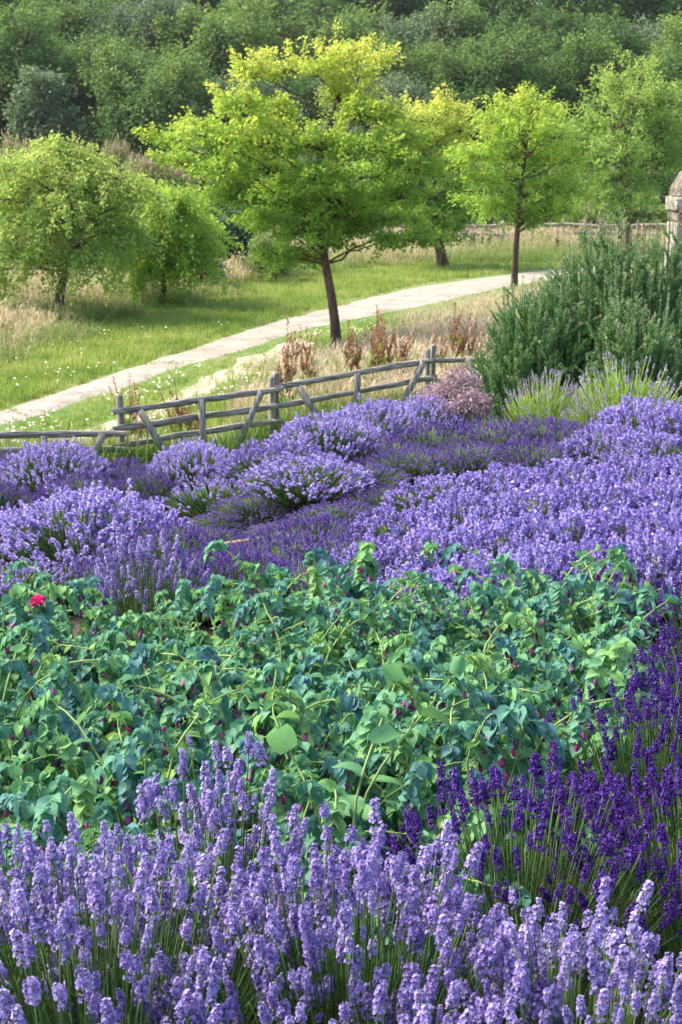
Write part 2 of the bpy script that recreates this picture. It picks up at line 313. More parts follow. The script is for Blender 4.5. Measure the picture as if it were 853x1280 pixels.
# ------------------------------------------------------------------ leaves
def leaf_tpl(w=.35, l=1., fold=.12):
    return Tpl([(0, 0, 0), (w, .5 * l, fold), (0, l, 0), (-w, .5 * l, fold)], [(0, 1, 2), (0, 2, 3)])
LEAF = leaf_tpl(); NEEDLE = leaf_tpl(.09, 1, .03)
def blob_tree(o, base_pts, trunk_r, blobs, nsub, nleaf, lsize, subr, mat, bark, limb_r=.05, flat=.5, top_gold=0.5, droop=0.0, barkn='trunk', seed=1, spray=None, zlo=None, gb0=0.0):
    """o: root; coordinates local to root. blobs rows: x,y,z,rx,ry,rz"""
    B = np.array(blobs, float); bp = np.array(base_pts, float)
    g = G(); d = np.concatenate([[0], np.cumsum(np.linalg.norm(np.diff(bp, axis=0), axis=1))]); t = np.linspace(0, d[-1], 14)
    P = np.stack([np.interp(t, d, bp[:, k]) for k in range(3)], -1)
    P[1:-1] = (P[:-2] + P[1:-1] * 2 + P[2:]) / 4
    rad = trunk_r * (1 - .65 * t / d[-1]); rad[0] *= 1.5; rad[1] *= 1.12
    g.tubes(P[None], rad[None], 10)
    g.build('trunk', bark, o, smooth=True)
    gb = G()
    zs = P[:, 2]; zl = P[0, 2] + .38 * (P[-1, 2] - P[0, 2]) if zlo is None else zlo
    att = np.clip(B[:, 2] - .45 * np.linalg.norm(B[:, :2] - P[-1, :2], axis=1), zl, P[-1, 2])
    P0 = np.stack([np.interp(att, zs, P[:, k]) for k in range(3)], -1); E = B[:, :3].copy()
    mid = (P0 + E) / 2 + np.stack([np.zeros(len(E)), np.zeros(len(E)), .12 * np.linalg.norm(E - P0, axis=1)], -1) + rng.normal(0, .06, E.shape)
    LB = bez(P0, mid, E, 9); LB[:, 1:-1] += rng.normal(0, .025, LB[:, 1:-1].shape)
    rr = limb_r * (.6 + .5 * rng.random(len(E)))[:, None] * np.linspace(1, .3, 9)[None]
    gb.tubes(LB, rr, 6)
    # sub clusters
    nb = len(B); ns = np.maximum(6, (nsub * (B[:, 3] * B[:, 4]) / np.mean(B[:, 3] * B[:, 4])).astype(int))
    idx = np.repeat(np.arange(nb), ns); dr = rvec(len(idx)); dr[:, 2] = np.where(dr[:, 2] < -.35, -dr[:, 2], dr[:, 2])
    rf = U(.35, 1.08, len(idx)) ** .6; S = B[idx, :3] + dr * B[idx, 3:6] * rf[:, None]
    S[:, 2] -= droop * np.linalg.norm(dr[:, :2], axis=1) * B[idx, 5]
    tw = bez(B[idx, :3], (B[idx, :3] + S) / 2 + rng.normal(0, .05, S.shape), S, 4)
    gb.tubes(tw, np.linspace(.35, .12, 4)[None] * limb_r, 3)
    if spray:
        ks, ln_, dz = spray; pick = rng.integers(0, len(S), ks); o_ = norm(S[pick] - B[idx[pick], :3]); cen = B[:, :3].mean(0); o2 = norm(S[pick] - cen)
        dv = norm(o_ * .4 + o2 * .8 + rng.normal(0, .3, (ks, 3)) + np.array([0, 0, dz])); ll = U(.4, 1.3, ks) * ln_; E2 = S[pick] + dv * ll[:, None]
        E2[:, 2] -= (0.35 * ll if dz < 0 else 0); q_ = 6; SP_ = bez(S[pick], (S[pick] + E2) / 2 + np.array([0, 0, .12]) * ll[:, None], E2, q_)
        gb.tubes(SP_, np.linspace(.14, .06, q_)[None] * limb_r, 3)
        S2 = SP_[:, 1:].reshape(-1, 3); S_idx2 = np.repeat(idx[pick], q_ - 1)
    gb.build('branches', bark, o, smooth=True)
    # leaves
    li = np.repeat(np.arange(len(S)), nleaf); k = len(li)
    off = rng.normal(size=(k, 3)) * np.array([1, 1, flat]) * subr
    T = S[li] + off
    bidx = idx[li]; cv = rng.random(len(S))[li]
    if spray:
        n2 = max(3, nleaf // 2); l2 = np.repeat(np.arange(len(S2)), n2); T = np.concatenate([T, S2[l2] + rng.normal(size=(len(l2), 3)) * subr * .5]); bidx = np.concatenate([bidx, S_idx2[l2]]); cv = np.concatenate([cv, U(.5, 1, len(S2))[l2]]); k = len(T)
    out = norm(T - B[bidx, :3] + 1e-6)
    nrm = norm(out * .7 + np.array([0, 0, .55]) + rng.normal(0, .55, (k, 3)))
    dirv = norm(out * np.array([1, 1, .2]) + rng.normal(0, .6, (k, 3)) + np.array([0, 0, -.25 - droop]))
    s = lsize * U(.6, 1.25, k)
    Fm = frames_yz(dirv, nrm) * s[:, None, None]
    zmin, zmax = T[:, 2].min(), T[:, 2].max()
    var = .10 + gb0 + .25 * rng.random(k) + .36 * cv + top_gold * (((T[:, 2] - zmin) / (zmax - zmin)) ** 1.25 - .22)  # leaf colour lightens with height: sunlit tops painted in, plus golden growth
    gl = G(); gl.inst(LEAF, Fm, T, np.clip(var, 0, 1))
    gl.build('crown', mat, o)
    return T

# ------------------------------------------------------------------ forest
def crown_blobs(w, h, z0, n, lob=.34, shape='round'):
    out = []
    for i in range(n):
        if rng.random() < .14: continue
        if shape == 'tall':
            t = U(.08, 1); rr_ = w * .34 * (1 - .75 * t); a = i * 2.4; r = w * lob * (1.1 - .6 * t) * U(.7, 1.1)
            out.append((math.cos(a) * rr_, math.sin(a) * rr_, z0 + h * (.1 + .82 * t), r, r, r * 1.3))
        else:
            dz = 1 - 1.55 * (i + .5) / n; rr_ = math.sqrt(max(0, 1 - dz * dz)); a = i * 2.4 + U(-.3, .3); k = U(.55, 1.2); r = w * lob * U(.5, 1.3)
            out.append((math.cos(a) * rr_ * w * .38 * k, math.sin(a) * rr_ * w * .38 * k, z0 + h * (.46 + .40 * dz * k), r, r, r * U(.8, 1.0)))
    return out
def forest_proto(w, h, n, mat, lab, lob=.30, shape='round', leaf=.21, nsub=34, nleaf=25, name='broadleaf_tree'):
    o = thing(name, lab, 'tree', (0, 0, 0))
    z0 = h * .10
    bl = crown_blobs(w, h * .88, z0, n, lob, shape)
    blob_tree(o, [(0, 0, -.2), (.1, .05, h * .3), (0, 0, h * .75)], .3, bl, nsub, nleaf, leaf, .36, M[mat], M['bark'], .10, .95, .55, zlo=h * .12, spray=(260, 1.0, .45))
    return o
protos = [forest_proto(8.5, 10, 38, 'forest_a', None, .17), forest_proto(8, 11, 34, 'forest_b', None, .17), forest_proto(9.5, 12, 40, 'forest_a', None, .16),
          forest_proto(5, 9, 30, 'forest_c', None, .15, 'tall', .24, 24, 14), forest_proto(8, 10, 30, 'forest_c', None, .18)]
used = [False] * 5
def forest_tree(k, px, top, D, wscale, label, group=None, rz=None):
    pr = protos[k]
    o = pr if not used[k] else copy_tree(pr); used[k] = True
    p = at(px, top, D); x, y = p[0], D; z = gh(x, y); Hh = p[2] - z
    ph = [10, 11, 12, 9, 10][k] * .98
    s = Hh / ph
    o.location = (x, y, z - .1); o.scale = (wscale, wscale, s); o.rotation_euler = (0, 0, U(0, 6.28) if rz is None else rz)
    o['label'] = label
    if group: o['group'] = group
    elif 'group' in o: del o['group']
    return o
FG = 'trees at the edge of the wood'
forest_tree(0, 196, 50, 88, 1.12, 'broad rounded dark green tree of the wood above the left weeping tree', FG)
forest_tree(3, 52, 88, 84, 1.0, 'small silvery green tree with upright tips at the left edge of the wood', FG)
forest_tree(2, 120, 34, 97, 1.0, 'dark green wood tree behind and left of the broad rounded one', FG)
forest_tree(1, 10, 20, 92, 1.05, 'bright topped wood tree at the left edge of the photo', FG)
forest_tree(4, 300, 92, 90, .85, 'low grey green wood tree between the rounded dark tree and the golden tree', FG)
forest_tree(0, 372, 62, 95, 1.0, 'dark wood tree behind the left half of the tall golden tree', FG)
forest_tree(4, 476, 80, 90, .85, 'greyish green wood tree behind the topmost golden sprig', FG)
forest_tree(2, 560, 45, 96, 1.1, 'dark wood tree behind the gap between the golden tree and the slim roadside tree', FG)
forest_tree(2, 655, 40, 93, 1.1, 'deep green wood tree rising behind the slim roadside tree', FG)
forest_tree(1, 745, 52, 95, 1.0, 'mid green wood tree left of the pale tree near the stone pillar', FG)
forest_tree(0, 840, 55, 93, 1.0, 'dark wood tree behind the pale tree near the stone pillar', FG)
forest_tree(4, 520, 165, 84, .6, 'low grey bush-like tree at the foot of the wood right of the golden tree', FG)
forest_tree(4, 425, 150, 83, .6, 'low grey bush-like tree at the foot of the wood behind the golden crown', FG)
for px, top, D, k in [(-40, 40, 90, 2), (895, 60, 92, 2)]:
    forest_tree(k, px, top, D, 1.0, 'wood tree partly cut off by a side of the photo', FG)
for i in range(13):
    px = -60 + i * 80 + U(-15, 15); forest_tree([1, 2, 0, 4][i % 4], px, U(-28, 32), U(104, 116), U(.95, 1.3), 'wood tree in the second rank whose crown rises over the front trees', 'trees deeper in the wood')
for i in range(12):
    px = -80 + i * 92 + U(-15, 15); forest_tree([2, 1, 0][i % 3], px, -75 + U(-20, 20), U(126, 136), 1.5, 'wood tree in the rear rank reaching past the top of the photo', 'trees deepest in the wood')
for k in range(5):
    if not used[k]: print('UNUSED', k)

# ------------------------------------------------------------------ shrubs and hedge plants
def shrub_proto(w, h, mat, name='shrub', tips=False, leaf=.13, nsub=70, nleaf=14):
    o = thing(name, None, 'shrub')
    bl = [(U(-.35, .35) * w, U(-.3, .3) * w, h * U(.3, .72), w * .27 * U(.7, 1.2), w * .27 * U(.7, 1.2), h * .24 * U(.8, 1.2)) for _ in range(11)]
    T = blob_tree(o, [(0, 0, -.2), (0, 0, h * .3), (0, .02, h * .5)], .06, bl, nsub, nleaf, leaf, .17, M[mat], M['bark'], .03, .7, .4, zlo=.05)
    if tips:
        g = G(); sel = T[(T[:, 2] > h * .72)]; sel = sel[rng.integers(0, len(sel), 650)]
        d = norm(rng.normal(0, .25, sel.shape) + np.array([0, 0, 1.])); g.inst(LEAF, frames(d) * np.array([1, 1, 1]) * .0 + frames_yz(d, rvec(len(sel))) * U(.12, .28, len(sel))[:, None, None] * np.array([.5, 1, .5]), sel + np.array([0, 0, .05]), rng.random(len(sel)))
        g.build('dry_tips', M['rust_tip'], o)
    return o
SP = {'green': shrub_proto(3.2, 3, 'shrub_leaf'), 'rust': shrub_proto(3.2, 3, 'shrub_leaf', tips=True), 'dark': shrub_proto(3.2, 3, 'dark_leaf')}
sused = set()
def shrub(kind, px, top, D, wpx, label, group='shrubs along the meadow'):
    o = SP[kind] if kind not in sused else copy_tree(SP[kind]); sused.add(kind)
    p = at(px, top, D); z = gh(p[0], D); H = p[2] - z; s = wpx / FPX * D / 3.0
    o.location = (p[0], D, z - .03); o.scale = (s, s, H / 2.9); o.rotation_euler = (0, 0, U(0, 6.28)); o['label'] = label; o['group'] = group
shrub('rust', 190, 200, 62, 110, 'rust tipped light green shrub peeping over the gap between the two left trees')
shrub('rust', 150, 182, 68, 70, 'rust tipped shrub just above the left weeping tree')
shrub('green', 250, 178, 70, 100, 'light green shrub touching the left tips of the golden tree')
shrub('rust', 20, 178, 68, 120, 'rust tipped shrub behind the left weeping tree at the left edge')
shrub('green', 320, 200, 66, 100, 'light green shrub behind the lower left boughs of the golden tree')
shrub('dark', 285, 252, 46, 95, 'dark evergreen shrub in the shade left of the golden tree trunk')
shrub('dark', 236, 296, 42, 80, 'dark shrub under the right end of the drooping left crown')
shrub('dark', 130, 300, 44, 110, 'dark shrub behind the meadow grass right of the crooked left trunk')
shrub('dark', 30, 300, 44, 110, 'dark shrub behind the crooked trunk at the left edge')
shrub('green', 345, 290, 44, 55, 'small green shrub under the lowest bough of the golden tree')
shrub('green', 440, 205, 72, 100, 'light green shrub behind the trunk side of the golden tree')
shrub('dark', 560, 245, 69, 60, 'dark shrub in the gap behind the leaning trunk')
shrub('green', 505, 215, 74, 100, 'green shrub behind the rail fence right of the golden tree')
shrub('green', 605, 205, 74, 90, 'green shrub behind the rail fence just left of the slim roadside tree')
shrub('green', 680, 215, 74, 90, 'green shrub behind the rail fence just right of the slim roadside tree')
shrub('green', 735, 150, 80, 60, 'tall pale shrub between the slim roadside tree and the pale tree')
shrub('rust', 742, 252, 68, 70, 'olive shrub beside the trunk of the pale tree near the pillar')
shrub('green', 815, 248, 68, 80, 'olive shrub between the pale tree trunk and the stone pillar')
shrub('dark', 632, 262, 70, 60, 'dark low shrub beyond the fence behind the slim roadside trunk')
shrub('green', 890, 240, 68, 90, 'olive shrub behind the stone pillar')

# ------------------------------------------------------------------ the five garden trees
def ptree(name, label, cat, basepx, D, trunk_px, blobs_px, ryk=1.5, drop=.14, **kw):
    b = at(*basepx, D); z = gh(b[0], D); base = np.array([b[0], D, z])
    o = thing(name, label, cat, tuple(base), 0, 'small trees beside the path')
    s = D / FPX
    pts = [(0, 0, -.15)] + [tuple(at(x, y, D + dd) - base) for x, y, dd in trunk_px]
    bl = []
    for (x, y, rx, ry, dd) in blobs_px:
        if rng.random() < drop: continue
        rx = rx * U(.75, 1.1)
        c = at(x, y, D + dd) - base; bl.append((c[0], c[1], c[2], rx * s, rx * s * .9, ry * s * ryk))
    blob_tree(o, pts, blobs=bl, **kw); return o
GB = []   # golden tree boughs: x, y, rx, ry px, depth metres
for x, y, rx, ry in [(435, 66, 20, 9), (472, 78, 22, 9), (452, 98, 24, 10), (410, 88, 30, 12), (355, 92, 34, 12), (318, 98, 26, 10), (380, 118, 40, 14), (430, 124, 36, 13),
                     (300, 136, 32, 11), (345, 148, 40, 14), (395, 152, 44, 15), (450, 150, 40, 14), (480, 140, 24, 9), (250, 172, 34, 11), (222, 182, 28, 9), (290, 178, 44, 14), (340, 186, 48, 15),
                     (400, 190, 50, 16), (455, 186, 46, 15), (500, 176, 34, 12), (232, 208, 38, 12), (280, 214, 46, 15), (335, 222, 50, 15), (395, 226, 52, 16), (455, 222, 50, 15), (505, 214, 38, 12),
                     (300, 248, 42, 14), (355, 254, 48, 15), (410, 258, 50, 15), (462, 256, 44, 14), (505, 246, 34, 12), (330, 282, 40, 12), (385, 288, 40, 13), (440, 286, 40, 12), (490, 278, 30, 10),
                     (345, 326, 30, 12), (376, 322, 28, 12), (415, 308, 26, 10), (512, 302, 34, 9), (480, 298, 22, 8), (540, 296, 16, 7)]:
    for r in range(2):
        GB.append((x + U(-8, 8), y + U(-5, 5), rx * U(.7, 1.0), ry * U(.75, 1.05), U(-1.25, 1.25) * (.3 + .7 * min(1, y / 200))))
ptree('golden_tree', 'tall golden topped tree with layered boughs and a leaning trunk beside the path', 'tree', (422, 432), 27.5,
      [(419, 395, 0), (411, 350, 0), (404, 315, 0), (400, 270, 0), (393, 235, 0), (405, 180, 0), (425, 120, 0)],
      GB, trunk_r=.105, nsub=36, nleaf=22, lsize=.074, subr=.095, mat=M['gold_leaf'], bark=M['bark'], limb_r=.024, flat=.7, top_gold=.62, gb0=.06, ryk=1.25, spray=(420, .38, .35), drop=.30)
TB = [(x, y, rx, ry, U(-1.2, 1.2)) for x, y, rx, ry in [(560, 142, 28, 10), (528, 152, 28, 10), (500, 160, 22, 9), (575, 165, 24, 10), (540, 180, 34, 12), (505, 190, 28, 11), (570, 200, 26, 11), (535, 215, 34, 13), (500, 225, 28, 12),
      (570, 235, 24, 10), (540, 250, 32, 12), (510, 262, 26, 11), (565, 262, 22, 9), (540, 272, 24, 10), (556, 284, 20, 9), (530, 290, 18, 8), (580, 276, 18, 8), (566, 298, 14, 6), (485, 245, 24, 10)] for _ in range(2)]
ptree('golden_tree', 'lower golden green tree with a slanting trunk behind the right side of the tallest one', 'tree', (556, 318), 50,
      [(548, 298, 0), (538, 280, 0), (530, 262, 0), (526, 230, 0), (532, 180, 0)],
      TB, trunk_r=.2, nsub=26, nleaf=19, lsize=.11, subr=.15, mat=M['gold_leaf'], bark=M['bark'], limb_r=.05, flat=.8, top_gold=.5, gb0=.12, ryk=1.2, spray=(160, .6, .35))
SB = [(x + U(-4, 4), y + U(-4, 4), rx, ry, U(-1.1, 1.1)) for x, y, rx, ry in [(664, 134, 20, 10), (640, 142, 24, 10), (620, 150, 20, 9), (690, 150, 22, 11), (612, 170, 22, 10), (650, 166, 32, 12), (692, 176, 26, 12),
      (602, 196, 24, 11), (640, 196, 32, 13), (684, 204, 30, 13), (708, 200, 16, 10), (606, 226, 24, 12), (646, 226, 34, 13), (690, 234, 30, 13), (712, 236, 16, 9), (600, 254, 20, 10), (634, 258, 30, 11), (676, 262, 30, 11), (705, 262, 18, 8), (655, 276, 24, 8)] for _ in range(2)]
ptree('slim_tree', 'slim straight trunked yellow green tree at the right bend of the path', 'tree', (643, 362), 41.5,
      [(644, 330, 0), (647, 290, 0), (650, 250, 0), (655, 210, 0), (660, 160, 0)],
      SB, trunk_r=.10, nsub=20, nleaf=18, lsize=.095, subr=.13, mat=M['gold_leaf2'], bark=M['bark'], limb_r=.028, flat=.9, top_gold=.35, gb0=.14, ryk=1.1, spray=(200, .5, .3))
LB_ = [(x + U(-5, 5), y + U(-4, 4), rx, ry, U(-1.3, 1.3)) for x, y, rx, ry in [(78, 190, 30, 10), (45, 200, 30, 12), (110, 202, 30, 12), (10, 212, 28, 12), (140, 222, 26, 12), (75, 218, 42, 15), (35, 235, 38, 15), (110, 238, 40, 15), (0, 250, 30, 14), (150, 255, 24, 14), (80, 255, 42, 15), (40, 275, 36, 15),
      (120, 275, 36, 14), (5, 290, 30, 14), (70, 292, 36, 13), (150, 285, 20, 12), (30, 312, 28, 12), (108, 302, 28, 11), (0, 325, 24, 11), (-25, 260, 26, 20), (145, 305, 14, 10), (52, 322, 22, 9), (165, 240, 22, 12), (172, 268, 20, 12), (-10, 340, 22, 10), (110, 322, 22, 9)] for _ in range(2)]
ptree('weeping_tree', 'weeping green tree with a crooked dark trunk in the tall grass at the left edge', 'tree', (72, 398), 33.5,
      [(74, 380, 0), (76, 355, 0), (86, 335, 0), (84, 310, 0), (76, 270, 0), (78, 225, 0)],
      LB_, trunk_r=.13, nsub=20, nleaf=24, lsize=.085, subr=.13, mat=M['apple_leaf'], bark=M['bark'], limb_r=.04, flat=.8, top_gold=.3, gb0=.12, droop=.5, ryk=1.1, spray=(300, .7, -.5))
WB = [(x + U(-4, 4), y + U(-4, 4), rx, ry, U(-1.1, 1.1)) for x, y, rx, ry in [(190, 246, 26, 10), (150, 258, 24, 12), (142, 282, 24, 12), (150, 306, 22, 11), (262, 310, 12, 8), (190, 338, 18, 8), (222, 252, 26, 10), (168, 262, 20, 10), (246, 272, 20, 11), (205, 270, 34, 13), (175, 288, 26, 12), (232, 292, 28, 12), (258, 296, 14, 9),
      (200, 302, 32, 12), (170, 314, 22, 10), (236, 314, 22, 10), (205, 326, 26, 9), (180, 335, 16, 7), (225, 335, 16, 7)] for _ in range(2)]
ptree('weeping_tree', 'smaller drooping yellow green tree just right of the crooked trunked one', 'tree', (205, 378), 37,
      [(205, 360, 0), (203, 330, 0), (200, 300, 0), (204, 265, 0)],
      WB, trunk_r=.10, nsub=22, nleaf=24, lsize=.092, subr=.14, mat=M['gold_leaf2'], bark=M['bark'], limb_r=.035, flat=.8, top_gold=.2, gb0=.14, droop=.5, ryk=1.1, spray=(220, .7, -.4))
RB = [(x + U(-4, 4), y + U(-4, 4), rx, ry, U(-1.8, 1.8)) for x, y, rx, ry in [(800, 98, 24, 10), (840, 96, 26, 12), (770, 112, 24, 12), (870, 110, 24, 14), (750, 135, 22, 12), (790, 130, 34, 15), (835, 128, 34, 15), (738, 160, 22, 13), (778, 160, 34, 15), (825, 162, 36, 16), (870, 150, 26, 18),
      (734, 190, 22, 14), (772, 192, 34, 16), (820, 195, 36, 16), (860, 190, 26, 16), (738, 220, 22, 12), (776, 222, 34, 14), (815, 226, 28, 14), (745, 246, 20, 9), (790, 245, 26, 9), (700, 165, 16, 8), (722, 175, 14, 8)] for _ in range(2)]
ptree('pale_tree', 'larger feathery pale green tree behind the rosemary beside the stone pillar', 'tree', (786, 312), 55,
      [(786, 290, 0), (784, 265, 0), (784, 240, 0), (790, 190, 0), (798, 130, 0)],
      RB, trunk_r=.15, nsub=22, nleaf=19, lsize=.115, subr=.18, mat=M['apple_leaf'], bark=M['bark_pale'], limb_r=.06, flat=.9, top_gold=.35, gb0=.06, droop=.2, ryk=1.15, spray=(240, .9, .25))

# ------------------------------------------------------------------ stone pillar
p = at(868, 300, 20.0); z = gh(p[0], 20.0)
pil = thing('stone_pillar', 'lichen spotted stone gate pillar with a rounded cap at the right edge', 'pillar', (p[0], 20.0, z))
def rounded_box(w, d, h, z0, r=.03, rough=.012, cap=False):
    import bmesh
    bm = bmesh.new(); bmesh.ops.create_cube(bm, size=1); bmesh.ops.scale(bm, vec=(w, d, h), verts=bm.verts)
    bmesh.ops.bevel(bm, geom=bm.edges[:], offset=r, segments=2, profile=.7, affect='EDGES')
    bmesh.ops.subdivide_edges(bm, edges=[e for e in bm.edges if e.calc_length() > .1], cuts=4, use_grid_fill=True)
    for v in bm.verts:
        q = v.co; n = float(vnoise(q.x * 1 + q.z * 3.1 + z0 * 7, q.y + q.z * 1.7, .09, 9)) - .5; v.co = q * (1 + n * rough * 2 / max(w, .1))
        v.co.z += z0 + h / 2
    me = bpy.data.meshes.new('block'); bm.to_mesh(me); bm.free(); return me
zc = 0
for i, (h, w_) in enumerate([(.5, .66), (.46, .66), (.36, .66), (.4, .66), (.30, .66), (.42, .64), (.14, .64), (.20, .70)]):
    me = rounded_box(w_, w_, h - .016, zc); me.materials.append(M['stone'] if i != 6 else M['stone_rust'])
    o = bpy.data.objects.new('stone_block', me); C.objects.link(o); o.parent = pil; zc += h
g = G(); g.box((0, 0, zc / 2), (.60, .60, zc - .03)); g.build('mortar_core', M['mortar'], pil)
g = G(); nr, ns = 9, 20
ph = np.linspace(0, np.pi / 2, nr); an = np.linspace(0, 2 * np.pi, ns, endpoint=False)
vv = [(.34 * math.cos(q) * math.copysign(abs(math.cos(a_)) ** .6, math.cos(a_)), .34 * math.cos(q) * math.copysign(abs(math.sin(a_)) ** .6, math.sin(a_)), .42 * math.sin(q)) for q in ph for a_ in an]
vv = np.array(vv) + rng.normal(0, .004, (len(vv), 3)) + np.array([0, 0, zc])
ff = [(r * ns + s_, r * ns + (s_ + 1) % ns, (r + 1) * ns + (s_ + 1) % ns, (r + 1) * ns + s_) for r in range(nr - 1) for s_ in range(ns)]
g.inst(Tpl(vv, ff), np.eye(3)[None], np.zeros((1, 3)), np.array([.5])); g.build('cap', M['stone_rust'], pil, smooth=True)

# ------------------------------------------------------------------ far rail fence and pale flower spikes
o = thing('rail_fence', 'low pale split rail fence running behind the meadow in front of the shrubs', 'fence', (0, 62, 0))
pts = [(x, 62 + .8 * math.sin(x * .21)) for x in np.arange(-6, 26, 2.6)]
for i, (x, y) in enumerate(pts):
    g = G(); g.box((x, y - 62, gh(x, y) + .55 + U(-.04, .04)), (.14, .13, 1.2), mat=0, jig=.01); g.build('post', M['rail_pale'], o)
    if i + 1 < len(pts):
        x2, y2 = pts[i + 1]
        for hh in (.92, .52):
            P = np.array([[x - .1, y - 62 - .08, hh + U(-.05, .05)], [(x + x2) / 2, (y + y2) / 2 - 62 - .08, hh + U(-.07, .07)], [x2 + .1, y2 - 62 - .08, hh + U(-.05, .05)]]) + np.array([0, 0, gh(x, y)])
            g = G(); P5 = np.stack([np.interp(np.linspace(0, 2, 6), [0, 1, 2], P[:, k]) for k in range(3)], -1); P5[:, 2] += rng.normal(0, .02, 6)
            g.tubes(P5[None], (.065 + rng.normal(0, .008, 6))[None], 7); g.build('rail', M['rail_pale'], o)
def flower_spike_plant():
    o = thing('flower_spike', None, 'flower')
    g = G(); g.tubes(np.array([[[0, 0, 0], [.02, 0, .5], [0, .01, 1.0], [.02, 0, 1.35]]]), np.array([[.02, .018, .014, .008]]), 5); g.build('stem', M['weed_leaf'], o)
    g = G(); k = 90; t = rng.random(k); an = U(0, 6.28, k); r = .085 * (1 - .65 * t)
    T = np.stack([np.cos(an) * r, np.sin(an) * r, .85 + .5 * t], -1); dd = np.stack([np.cos(an), np.sin(an), -.3 + 0 * an], -1)
    g.inst(LEAF, frames_yz(dd, rvec(k)) * .09, T - dd * .05, rng.random(k)); g.build('blossom', M['pink'], o)
    g = G(); k = 40; an = U(0, 6.28, k); T = np.stack([0 * an, 0 * an, U(.05, .8, k)], -1); dd = np.stack([np.cos(an), np.sin(an), .3 + 0 * an], -1)
    g.inst(LEAF, frames_yz(dd, np.tile([0, 0, 1.], (k, 1)) + rvec(k) * .3) * .22, T, rng.random(k)); g.build('foliage', M['weed_leaf'], o)
    return o
fp = flower_spike_plant(); first = True
for i, (px, top, D) in enumerate([(502, 282, 59), (517, 279, 59), (478, 288, 59), (581, 281, 59), (590, 280, 58.5), (603, 284, 59), (613, 280, 59), (594, 277, 61), (728, 273, 58), (732, 270, 58.5), (752, 271, 59), (779, 275, 59),
                                  (798, 274, 58), (805, 278, 58.5), (822, 276, 58), (575, 287, 58), (697, 284, 58), (186, 340, 40), (243, 336, 40)]):
    o = fp if first else copy_tree(fp); first = False
    p = at(px, top, D); z = gh(p[0], D); s = (p[2] - z) / 1.38; o.location = (p[0], D, z); o.scale = (s * U(.8, 1.2), s, s); o.rotation_euler = (0, 0, U(0, 6))
    o['label'] = 'pale pink flower spike standing in the grass beside the far rail fence' if D > 50 else ('smaller pink flower spike in the grass under the drooping left tree' if px < 200 else 'bigger pink flower spike in the grass right of the drooping left tree')
    o['group'] = 'pale pink flower spikes by the far fence' if D > 50 else 'pink flower spikes under the left trees'

# ------------------------------------------------------------------ weathered hurdle fence
def hurdle(A, Bp, htop, rails, label, braces=((.10, 1, .34, 0), (.90, 1, .66, 0)), tilt=0.0, mid=True, posts=(True, True)):
    A = np.array(A, float); Bp = np.array(Bp, float); d = Bp - A; Ln = np.linalg.norm(d[:2]); rz = math.atan2(d[1], d[0]); slope = d[2] / Ln
    o = thing('fence_hurdle', label, 'fence panel', tuple(A), rz, 'weathered timber fence hurdles')
    for k, x in enumerate((0.0, Ln)):
        if not posts[k]: continue
        g = G(); hh = htop + (.10 if k == 0 else .07)
        zz = slope * x; P = np.array([[x, 0, zz - .15], [x + U(-.01, .01), .005, zz + hh * .5], [x + U(-.015, .015), 0, zz + hh - .02], [x, 0, zz + hh]])
        g.tubes(P[None], np.array([[.046, .043, .042, .034]]), 7); g.build('post', M['wood_v'], o)
    for hr in rails:
        n = 9; xx = np.linspace(-.12, Ln + .12, n); P = np.stack([xx, -.055 + rng.normal(0, .005, n), slope * xx + hr + rng.normal(0, .005, n) + .015 * math.sin(U(0, 6)) * np.sin(np.linspace(0, 3, n))], -1)
        g = G(); sec = []
        w_, t_ = .036 * U(.85, 1.15), .02
        prof = np.array([[-t_, -w_], [t_, -w_ * .9], [t_ * 1.1, w_ * .8], [t_ * .3, w_], [-t_, w_ * .85]])
        v = []
        for q in range(n):
            sc_ = 1 + rng.normal(0, .08); taper = .75 if q in (0, n - 1) else 1
            for a_, b_ in prof: v.append([P[q, 0], P[q, 1] + a_ * sc_, P[q, 2] + b_ * sc_ * taper])
        K = 5; fc = [(q * K + j, q * K + (j + 1) % K, (q + 1) * K + (j + 1) % K, (q + 1) * K + j) for q in range(n - 1) for j in range(K)] + [tuple(range(K)), tuple(range((n - 1) * K, n * K))[::-1]]
        g.inst(Tpl(v, fc), np.eye(3)[None], np.zeros((1, 3)), np.array([.5])); g.build('rail', M['wood'], o)
    if mid:
        g = G(); x = Ln * .5; g.box((x, -.100, slope * x + htop * .42), (.075, .028, htop * 1.02), jig=.004); g.build('upright', M['wood_v'], o)
    for (t0, z0, t1, z1) in braces:
        a_ = np.array([t0 * Ln, -.105, slope * t0 * Ln + z0 * htop * .97]); b_ = np.array([t1 * Ln, -.105, slope * t1 * Ln + z1 * htop])
        P = np.stack([a_, (a_ + b_) / 2 + rng.normal(0, .012, 3) * [1, 0, 1], b_]); dv = norm(b_ - a_); ax = np.stack([np.array([dv[2], 0, -dv[0]]), [0, 1, 0], dv], -1)
        g = G(); g.box((a_ + b_) / 2, (.085, .026, np.linalg.norm(b_ - a_)), ax=ax, jig=.005); g.build('brace', M['wood_v'], o)
    return o
def fp_(px, ptop, D, h):
    p = at(px, ptop, D); return (p[0], p[1], p[2] - h)
h = .98
P0 = fp_(-42, 540, 15.4, .70); P1 = fp_(145, 537, 16.0, .70); 
hurdle(P0, P1, .70, [.66, .48, .2], 'leftmost fence hurdle, lower than its neighbours, behind the left lavender', braces=((.18, .75, .36, -.1), (.9, 1, .7, 0)), posts=(True, False))
P1 = fp_(150, 504, 16.1, h); P2 = fp_(340, 478, 17.1, h)
hurdle(P1, P2, h, [.90, .70, .50, .12], 'fence hurdle with three long rails and two slanting braces left of the middle post', braces=((.10, .93, .34, .02), (.90, .95, .66, .05)))
